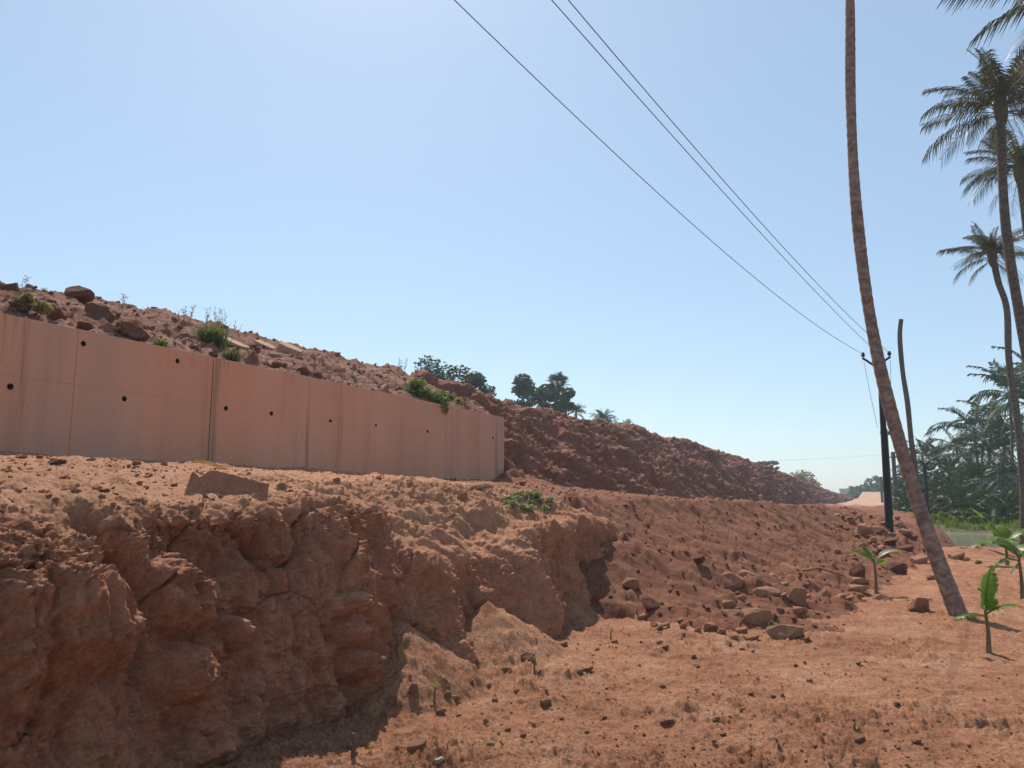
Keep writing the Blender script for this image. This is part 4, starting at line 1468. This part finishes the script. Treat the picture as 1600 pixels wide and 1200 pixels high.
for tip_px, tip_py in ((1349, 562), (1390, 560)):
    tip = at(tip_px, tip_py, POLE_D)
    ang = Vector((math.cos(YAW), math.sin(YAW), 0))
    mb = MB()
    a, b = rel(hubz), rel(tip)
    dr = (b - a).normalized(); up = Vector((0, 0, 1)); dep = dr.cross(up).normalized(); u2 = dep.cross(dr)
    for o1, o2, t1, t2 in ((0, 0, .006, .07), (0, .032, .07, .006)):   # an L shaped angle iron
        vv = []
        for e in (a, b + dr * .06):
            for q1, q2 in ((-1, -1), (1, -1), (1, 1), (-1, 1)):
                vv.append(e + u2 * (o2 + q1 * t1 * .5 * (1 if t1 > .01 else 1)) + dep * (o1 + q2 * t2 * .5))
        mb.add(vv, [(0, 1, 5, 4), (1, 2, 6, 5), (2, 3, 7, 6), (3, 0, 4, 7), (0, 3, 2, 1), (4, 5, 6, 7)])
    arm = mb.build('crossarm', M['iron'], main_pole)
    ins = rel(tip)
    prof = [(.0, .012), (.09, .012), (.10, .045), (.125, .055), (.14, .032), (.155, .05), (.18, .055), (.20, .035), (.225, .04), (.25, .02), (.255, .001)]
    MB().tube([ins + Vector((0, 0, z)) for z, _ in prof], [q * 1.25 for _, q in prof], 10).build('insulator', M['porcelain'], main_pole, True)
    tips.append(tip + Vector((0, 0, .2)))
ins = rel(ptop)
MB().tube([ins + Vector((0, 0, z)) for z, _ in prof], [q * 1.25 for _, q in prof], 10).build('insulator', M['porcelain'], main_pole, True)
tips.insert(1, ptop + Vector((0, 0, .2)))
# two thin wires that hang from the arm ends to the pole
for tip_px, tip_py, bx, by in ((1350, 566, 1371, 668), (1391, 563, 1392, 600)):
    a, b = rel(at(tip_px, tip_py, POLE_D)), rel(at(bx, by, POLE_D))
    MB().tube([a, a.lerp(b, .5) + Vector((0, 0, -.05)), b], .007, 4).build('stay_wire', M['wire'], main_pole)

# overhead wires: each runs from its insulator over the photographer's left to the next pole, out of the picture
LW = ['lowest power line, running from the left insulator up to the top of the picture', 'middle power line running from the pole top up to the top of the picture', 'right power line running from the right insulator up to the top of the picture']
for tip, (px, py), mid, lab in zip(tips, ((710, 0), (862, 0), (888, 0)), ((1030, 303), (1128, 297), (1143, 297)), LW):
    best = None
    for hd in np.linspace(5.5, 9.5, 41):                      # height where it leaves the picture follows from the sag
        q = at(px, py, hd)
        t = np.linspace(0, 1, 60)
        dirv = q - tip
        for sag in np.linspace(.0, .9, 19):
            pts = [tip + dirv * k + Vector((0, 0, -sag * 4 * k * (1 - k))) for k in t]
            e = 0
            h = np.array(pts) @ CAM_I[:3, :3].T + CAM_I[:3, 3]
            sx = 800 - FOC * h[:, 0] / h[:, 2]; sy = 600 + FOC * h[:, 1] / h[:, 2]
            y_at = np.interp(-mid[0], -sx, sy)
            e = abs(y_at - mid[1]) + 3 * abs(hd - 7.4) + 6 * abs(sag - .22)
            if best is None or e < best[0]: best = (e, q, sag)
    q, sag = best[1], best[2]
    dirv = q - tip
    # the same parabola carried on past the top of the picture
    pts = []
    for k in np.linspace(0, 1.75, 60):
        z = -sag * 4 * k * (1 - k)
        pts.append(tip + dirv * k + Vector((0, 0, z)))
    MB().tube(pts, [.005 + .0035 * min(1, (p - cam.location).length / 30) for p in pts], 5).build('power_line', M['wire'])
    o = bpy.context.scene.objects[-1] if False else None
    tag([x for x in C.objects if x.name.startswith('power_line')][-1], lab, 'power line')


def small_pole(px, py_top, d, w, label, arm=None, py_base=790):
    base = atz(px, d, 0); top = at(px, py_top, d)
    base.z = .0
    t = empty('utility_pole', base, label, 'utility pole')
    h = top.z
    MB().box((0, 0, h / 2 - .3), (px_size(w, d), px_size(w, d) * .7, h + .6), Matrix.Rotation(YAW, 3, 'Z')).build('pole', M['pole_grey'], t)
    if arm:
        aw = px_size(arm, d)
        MB().box((0, 0, h - px_size(22, d) * .35), (aw, .09, .09), Matrix.Rotation(YAW, 3, 'Z')).build('crossarm', M['iron'], t)
        for q in (-.46, .46):
            c = Vector((math.cos(YAW), math.sin(YAW), 0)) * aw * q + Vector((0, 0, h - px_size(22, d) * .35))
            MB().tube([c, c + Vector((0, 0, .16)), c + Vector((0, 0, .26))], [.05, .08, .03], 6).build('insulator', M['porcelain'], t)
    return t


small_pole(1388.5, 670, 62, 6, 'grey pole close behind the dark utility pole', 12)
small_pole(1399, 706, 92, 4.5, 'thin grey pole with a short crossarm right of the dark utility pole', 16)
small_pole(1377, 745, 150, 3, 'faint far pole left of the dark utility pole by the road')

# Y topped iron post right of the leaning trunk
d = 52
b = atz(1447.5, d, -.4); tp = at(1447, 725, d)
t = empty('iron_post', b, 'black iron post with a Y shaped top right of the leaning palm trunk', 'post')
MB().tube([(0, 0, -.3), (0, 0, tp.z - b.z)], .085, 8).build('post', M['iron'], t)
for px, py in ((1435, 718), (1461, 715)):
    e = at(px, py, d) - b
    MB().tube([Vector((0, 0, tp.z - b.z - .02)), e], [.06, .05], 6).build('arm', M['iron'], t)
# a far thin line crossing behind the pole
MB().tube([at(1190, 721, 150), at(1300, 716, 150) , at(1398, 709, 92)], .012, 4).build('far_power_line', M['wire'])
tag(C.objects['far_power_line'], 'faint thin far power line crossing the sky left of the poles', 'power line')

# small pale building above the far road
t = empty('house', atz(1318, 300, 2.0), 'tiny pale house far off above the end of the embankment', 'house')
h_ = at(1318, 766, 300).z - 2.0
MB().box((0, 0, h_ / 2), (2.6, 2.4, h_)).build('wall', M['white'], t)
MB().add([(-1.5, -1.4, h_), (1.5, -1.4, h_), (1.5, 1.4, h_), (-1.5, 1.4, h_), (-1.5, 0, h_ + .6), (1.5, 0, h_ + .6)], [(0, 1, 5, 4), (2, 3, 4, 5), (0, 4, 3), (1, 2, 5), (0, 3, 2, 1)]).build('roof', M['pole_grey'], t)

# ------------------------------------------------------------------ banana plants
def banana_leaf(L, W, a0, a1, seed, torn=.5, fold=.35, side=0.0):
    """a long blade on a midrib along +X, torn into strips along its veins"""
    r = random.Random(seed)
    K = 16
    pts = [Vector((0, 0, 0))]
    for k in range(K):
        t = (k + .5) / K
        a = a0 + (a1 - a0) * t ** 1.4
        pts.append(pts[-1] + Vector((math.cos(a) * math.cos(side * t), math.sin(side * t) * math.cos(a), math.sin(a))) * L / K)
    mb = MB()
    mb.tube(pts, [lerp(.010, .003, k / K) for k in range(K + 1)], 5)
    for sd in (-1, 1):
        lift = fold
        for k in range(2, K):
            t0, t1 = k / K, (k + 1) / K
            if r.random() < torn: lift = fold + r.uniform(-.45, .35)
            wd = lambda t: W * .52 * (math.sin(math.pi * min(1, max(0, (t - .10) / .90)) ** .75) ** .7 if .10 < t < 1 else 0)
            T = (pts[k + 1] - pts[k]).normalized()
            S = T.cross(Vector((0, 0, 1))); S = (S.normalized() if S.length > .1 else Vector((0, 1, 0))) * sd
            U = S.cross(T) * sd
            def pt(t, p, q): return p + (S * math.cos(lift * q) + U * (math.sin(-lift * q) if False else -math.sin(lift) * q * .7) + T * .22 * q) * wd(t) * q * r.uniform(.94, 1.04)
            sh = r.uniform(.80, 1.0)
            mb.add([pts[k], pts[k + 1], pt(t1, pts[k + 1], .5), pt(t1, pts[k + 1], 1.0 * sh), pt(t0, pts[k], 1.0), pt(t0, pts[k], .5)], [(0, 1, 2, 5), (5, 2, 3, 4)])
    return mb


def banana(px, py, hpx, leaves, label, seed, stem_t=.5, lean=.0):
    p, dz = pick(px, py)
    H = hpx * dz / FOC
    t = empty('banana_plant', p, label, 'banana plant')
    sh = H * stem_t
    top = Vector((lean * H, 0, sh))
    pts = [Vector((0, 0, -.06)), Vector((0, 0, .0)), top * .5 + Vector((.01, 0, 0)), top, top + Vector((0, 0, H * .08))]
    MB().tube(pts, [.030 * H / .8, .028 * H / .8, .020 * H / .8, .015 * H / .8, .008 * H / .8], 9).build('stem', M['banana_stem'], t, True)
    for i, (az, Lf, Wf, a0, a1, torn, mat) in enumerate(leaves):
        lf = banana_leaf(Lf * H, Wf * H, a0, a1, seed * 10 + i, torn).build('leaf', M[mat], t)
        lf.location = top + Vector((0, 0, -.02 * i * H))
        lf.rotation_euler = (0, 0, YAW + az)
    return t


# leaf: bearing from the picture's right, length, width (shares of the height), start and end pitch, tearing, material
banana(1545, 1019, 122, ((.15, .62, .30, 1.5, 1.05, .7, 'banana_leaf'), (.5, .30, .26, 1.3, .5, .1, 'banana_leaf'), (-.25, .50, .22, .75, -.55, .6, 'banana_leaf'), (3.0, .42, .20, .35, -.9, .4, 'banana_leaf')),
       'young banana plant in front of the trunk shadow, nearest of the banana plants', 1)
banana(1369, 926, 86, ((.05, .75, .26, .95, -1.0, .3, 'banana_dry'), (2.75, .55, .26, .95, -.2, .3, 'banana_leaf'), (2.2, .42, .22, 1.3, .6, .2, 'banana_leaf'), (.7, .5, .2, .7, -1.0, .4, 'banana_leaf')),
       'small banana plant with drooping leaves at the foot of the spoil slope', 2, .55)
banana(1599, 938, 104, ((2.7, .55, .36, 1.0, -.2, .3, 'banana_leaf'), (1.9, .5, .34, 1.2, .1, .3, 'banana_leaf'), (.3, .5, .34, 1.0, -.2, .4, 'banana_leaf'), (3.3, .45, .30, .5, -1.1, .4, 'banana_leaf'), (3.0, .22, .12, -.6, -1.3, .5, 'banana_dry')),
       'banana plant cut by the right edge of the picture', 3, .62)
banana(1574, 884, 84, ((2.75, .85, .34, 1.15, .5, .3, 'banana_leaf'), (.1, .7, .36, .85, -.2, .3, 'banana_leaf'), (3.2, .72, .32, .35, -.75, .5, 'banana_leaf'), (1.2, .55, .34, 1.2, .2, .2, 'banana_leaf'), (4.6, .5, .32, .9, -.6, .4, 'banana_leaf')),
       'leafy banana plant near the pond, farthest of the banana plants', 4, .42)

# ------------------------------------------------------------------ shrubs, weeds, grass
def shrub_at(px, py, wpx, hpx, label, n, leaf, mat, seed, kind='shrub', cat='shrub', stalks=6, spread=1.0, down=0.0, lift=0.0):
    p, dz = pick(px, py)
    W = wpx * dz / FOC; H = hpx * dz / FOC
    r = random.Random(seed)
    t = empty(kind, p + Vector((0, 0, lift)), label, cat)
    ax = Vector((math.cos(YAW), math.sin(YAW), 0)); bx = Vector((-math.sin(YAW), math.cos(YAW), 0))
    cl = []
    for k in range(18):
        u = r.uniform(-.5, .5); q = ax * u * W * .85 + bx * r.uniform(-.3, .3) * W * spread * .6
        cl.append((q.x, q.y, H * r.uniform(.15, .8) * (1 - abs(u) * .9) - down * (u + .5) * W, min(W, H) * r.uniform(.16, .34)))
    V, Q = leaf_cloud(cl, n, leaf, seed, .85)
    link('foliage', quads_mesh('foliage', V, Q, M[mat], False), t)
    mb = MB()
    for k in range(stalks):
        c = cl[k]
        mb.tube([(c[0] * .3, c[1] * .3, -.05), (c[0] * .7, c[1] * .7, c[2] * .6), c[:3]], [.012, .008, .004], 4)
    if stalks: mb.build('stems', M['bush_wood'], t)
    return t


shrub_at(655, 622, 92, 54, 'large leafy green shrub spilling over the wall top near its right end', 3000, .055, 'shrub_leaf', 61, down=.30)
shrub_at(692, 630, 34, 22, 'small bright shrub at the lower end of the large leafy one', 700, .05, 'shrub_leaf', 68)
def creeper():
    r = random.Random(62)
    p0, dz = pick(826, 790)
    t = empty('creeper', p0, 'low pale green creeper hanging at the rim of the earth bank', 'creeper')
    cl = []
    for k in range(46):
        u = r.uniform(-1, 1); v = r.uniform(-1, 1)
        if u * u + v * v > 1: continue
        q, dq = pick(826 + 42 * u, 788 + 15 * v + 3 * u)
        if abs(dq - dz) > 1.2: continue
        q = q - p0
        cl.append((q.x, q.y, q.z + .045, r.uniform(.05, .09)))
    V, Q = leaf_cloud(cl, 2600, .026, 62, .8)
    link('foliage', quads_mesh('foliage', V, Q, M['weed_leaf'], False), t)
    mb = MB()
    for a, b in zip(cl[::3], cl[1::3]):
        mb.tube([a[:3], tuple((x + y) / 2 + (.02 if i == 2 else 0) for i, (x, y) in enumerate(zip(a[:3], b[:3]))), b[:3]], .006, 4)
    mb.build('stems', M['bush_wood'], t)


creeper()
shrub_at(45, 492, 56, 36, 'dry straw green weed clump above the wall at the far left', 1300, .035, 'dry_leaf', 63, 'weed_clump', 'weed')
shrub_at(720, 630, 24, 12, 'tiny green plant by the wall top right of the large shrub', 250, .03, 'shrub_leaf', 64, 'weed', 'weed')


def grass_tuft(px, py, wpx, hpx, label, n, mat, seed, name='grass_tuft', w=.010):
    p, dz = pick(px, py)
    W = wpx * dz / FOC; H = hpx * dz / FOC
    r = random.Random(seed)
    mb = MB()
    for _ in range(n):
        b = Vector((r.gauss(0, .28) * W * .6, r.gauss(0, .22) * W * .5, -.03))
        h = H * r.uniform(.4, 1.1)
        d = Vector((r.gauss(0, .38), r.gauss(0, .38), 1)).normalized()
        s = Vector((-d.y, d.x, 0)); s = (s.normalized() if s.length > .01 else Vector((1, 0, 0))) * w
        m = b + d * h * .6; e = b + d * h + Vector((d.x, d.y, -.35)) * h * .3
        mb.add([b - s, b + s, m + s * .8, m - s * .8, e], [(0, 1, 2, 3), (3, 2, 4)])
    o = mb.build(name, M[mat])
    o.location = p
    tag(o, label, 'grass tuft')


grass_tuft(328, 541, 64, 46, 'dense blue green grass tuft standing above the wall left of the tan slabs', 520, 'grass_dull', 71, w=.009)
grass_tuft(360, 562, 38, 22, 'low green grass tuft on the wall top below the dense tuft', 260, 'grass_dull', 72, w=.010)
grass_tuft(250, 540, 30, 16, 'small bright green plant at the wall top beside the dark leaning slab', 260, 'grass', 73, w=.012)
grass_tuft(190, 522, 26, 18, 'dull green tuft at the wall top left of the dark leaning slab', 160, 'grass_dull', 74, w=.010)
grass_tuft(1206, 986, 26, 18, 'bright grass tuft growing among the boulders at the slope foot', 160, 'grass', 75, w=.006)
grass_tuft(647, 1034, 10, 14, 'wisp of dry grass on the tip of the first dirt cone', 16, 'dry_leaf', 76, w=.003)


def seed_weed(px, py, hpx, label, seed, group=None, stems=3):
    """thin upright stalks with loose seed heads"""
    p, dz = pick(px, py)
    H = hpx * dz / FOC
    r = random.Random(seed)
    mb = MB()
    for _ in range(stems):
        b = Vector((r.gauss(0, .06), r.gauss(0, .06), -.05)); h = H * r.uniform(.65, 1.05)
        tip = b + Vector((r.gauss(0, .14) * h, r.gauss(0, .14) * h, h))
        m = b.lerp(tip, .55) + Vector((r.gauss(0, .02), r.gauss(0, .02), 0))
        mb.tube([b, m, tip], [.006, .0045, .002], 3)
        for k in range(16):
            t = r.uniform(.35, 1.0)
            q = (b.lerp(m, t / .55) if t < .55 else m.lerp(tip, (t - .55) / .45))
            d = Vector((r.gauss(0, 1), r.gauss(0, 1), r.uniform(0, 1.2))).normalized() * r.uniform(.03, .09)
            s = Vector((r.gauss(0, 1), r.gauss(0, 1), r.gauss(0, 1))).normalized() * .009
            mb.add([q, q + d * .5 + s, q + d, q + d * .5 - s], [(0, 1, 2, 3)])
    o = mb.build('seed_weed', M['shrub_leaf'] if seed % 2 else M['dry_leaf'])
    o.location = p
    tag(o, label, 'weed', group)


for i, (px, py, h) in enumerate(((33, 455, 32), (68, 462, 18), (188, 476, 18), (286, 500, 26), (300, 506, 42), (318, 510, 36), (336, 517, 46), (350, 520, 44), (372, 524, 30), (625, 586, 30), (1012, 682, 14))):
    if px == 188:
        seed_weed(px, py, h, 'small seedling with pale leaves on the crest right of the big dark boulder', 80 + i, None, 2)
    elif px == 625:
        seed_weed(px, py, h, 'tall wispy weed rising from the top of the large leafy shrub', 80 + i, None, 5)
    elif px == 33:
        seed_weed(px, py, h, 'tall wispy weed on the crest beside the far left boulder', 80 + i, None, 3)
    elif px == 1012:
        seed_weed(px, py, h, 'lone thin weed on the crest beyond the small palm tops', 80 + i, None, 2)
    else:
        seed_weed(px, py, h, 'thin stalked seeding weed standing against the sky on the crest above the grass tuft' if px > 200 else 'thin short weed on the crest left of the big dark boulder', 80 + i, 'seeding weeds on the crest' if px > 200 else None)

# green sprouts and a dry stump in the field
for px, py, h, lab in ((680, 1097, 26, 'green sprout with a thick stalk at the foot of the first dirt cone'), (835, 1050, 24, 'short green sprout on the rubble below the bank, right of the others'), (955, 1000, 18, 'dry thin sprig in the dirt below the nose of the bank'), (1335, 1140, 12, 'tiny green seedling alone low on the open field')):
    p, dz = pick(px, py)
    H = h * dz / FOC
    t = empty('sprout', p, lab, 'sprout')
    MB().tube([(0, 0, -.03), (0, 0, H * .5), (.01, .0, H * .9)], [.011, .009, .006], 6).build('stalk', M['banana_stem'], t)
    mb = MB()
    for k in range(4):
        a = k * 1.7
        d_ = Vector((math.cos(a), math.sin(a), .7)) * H * .35
        s_ = Vector((-math.sin(a), math.cos(a), 0)) * H * .09
        q = Vector((.01, 0, H * .85))
        mb.add([q, q + d_ * .5 + s_, q + d_, q + d_ * .5 - s_], [(0, 1, 2, 3)])
    mb.build('leaves', M['grass'], t)
p, dz = pick(551, 1182)
H = 36 * dz / FOC
mb = MB()
mb.tube([(0, 0, -.05), (.005, 0, H * .55), (.0, 0, H * .95)], [.016, .014, .011], 7)
mb.tube([(.0, 0, H * .35), (.05, .01, H * .75), (.06, .01, H * 1.05)], [.009, .007, .005], 6)
mb.tube([(.0, 0, H * .25), (-.05, .01, H * .6), (-.06, .03, H * .8)], [.008, .006, .004], 6)
o = mb.build('dry_stump', M['twig']); o.location = p
tag(o, 'dry forked stick standing in the dirt at the lower left of the field', 'stick')

# a thin dead branch on the spoil slope
p, dz = pick(1255, 897); q, _ = pick(1318, 906)
o = MB().tube([(0, 0, .06), (q - p) * .4 + Vector((0, 0, .13)), (q - p) + Vector((0, 0, .05))], [.016, .013, .008], 6).build('dead_branch', M['twig'])
o.location = p
tag(o, 'thin dead branch lying across the spoil slope above the boulders', 'branch')

# grass on the far bank of the pond: nobody could count it
_g = np.random.default_rng(3)
n = 26000
_azs = np.radians(_g.uniform(-14, 1.5, n)); _ds = _g.uniform(55, 82, n)
_b = np.stack([-np.sin(_azs) * _ds, np.cos(_azs) * _ds, np.full(n, -.42)], -1)
_clump = fbm(_b[:, 0] * .5, _b[:, 1] * .3, 3, 3)
_b = _b[(_clump > -.02) | (_g.random(n) < .12)]; n = len(_b)
_h = _g.uniform(.12, .5, n) * (1 + 1.0 * fbm(_b[:, 0] * .3, _b[:, 1] * .2, 6, 2))
_a = _g.random(n) * 6.28
_s = np.stack([np.cos(_a), np.sin(_a), 0 * _a], -1) * .05
_l = np.stack([_g.normal(size=n) * .3, _g.normal(size=n) * .3, np.ones(n)], -1) * _h[:, None]
_V = np.stack([_b - _s, _b + _s, _b + _l + _s * .2, _b + _l - _s * .2], 1).reshape(-1, 3)
tag(link('bank_grass', quads_mesh('bank_grass', _V, np.arange(n * 4).reshape(n, 4), M['bank_grass'], False)), 'rough green grass on the far bank of the pond', None, None, 'stuff')

# ------------------------------------------------------------------ the hazy air
if HAZE > 0:
    hm = bpy.data.materials.new('hazy_air'); hm.use_nodes = True
    ht = hm.node_tree; ht.nodes.clear()
    ho = ht.nodes.new('ShaderNodeOutputMaterial'); hv = ht.nodes.new('ShaderNodeVolumePrincipled')
    hv.inputs['Color'].default_value = (.78, .90, 1.0, 1)
    hv.inputs['Density'].default_value = HAZE
    hv.inputs['Anisotropy'].default_value = .35
    ht.links.new(hv.outputs[0], ho.inputs['Volume'])
    o = MB().box((0, 0, 13.0), (1560, 1560, 33)).build('haze', hm)
    tag(o, 'thin dusty haze in the air', None, None, 'stuff')
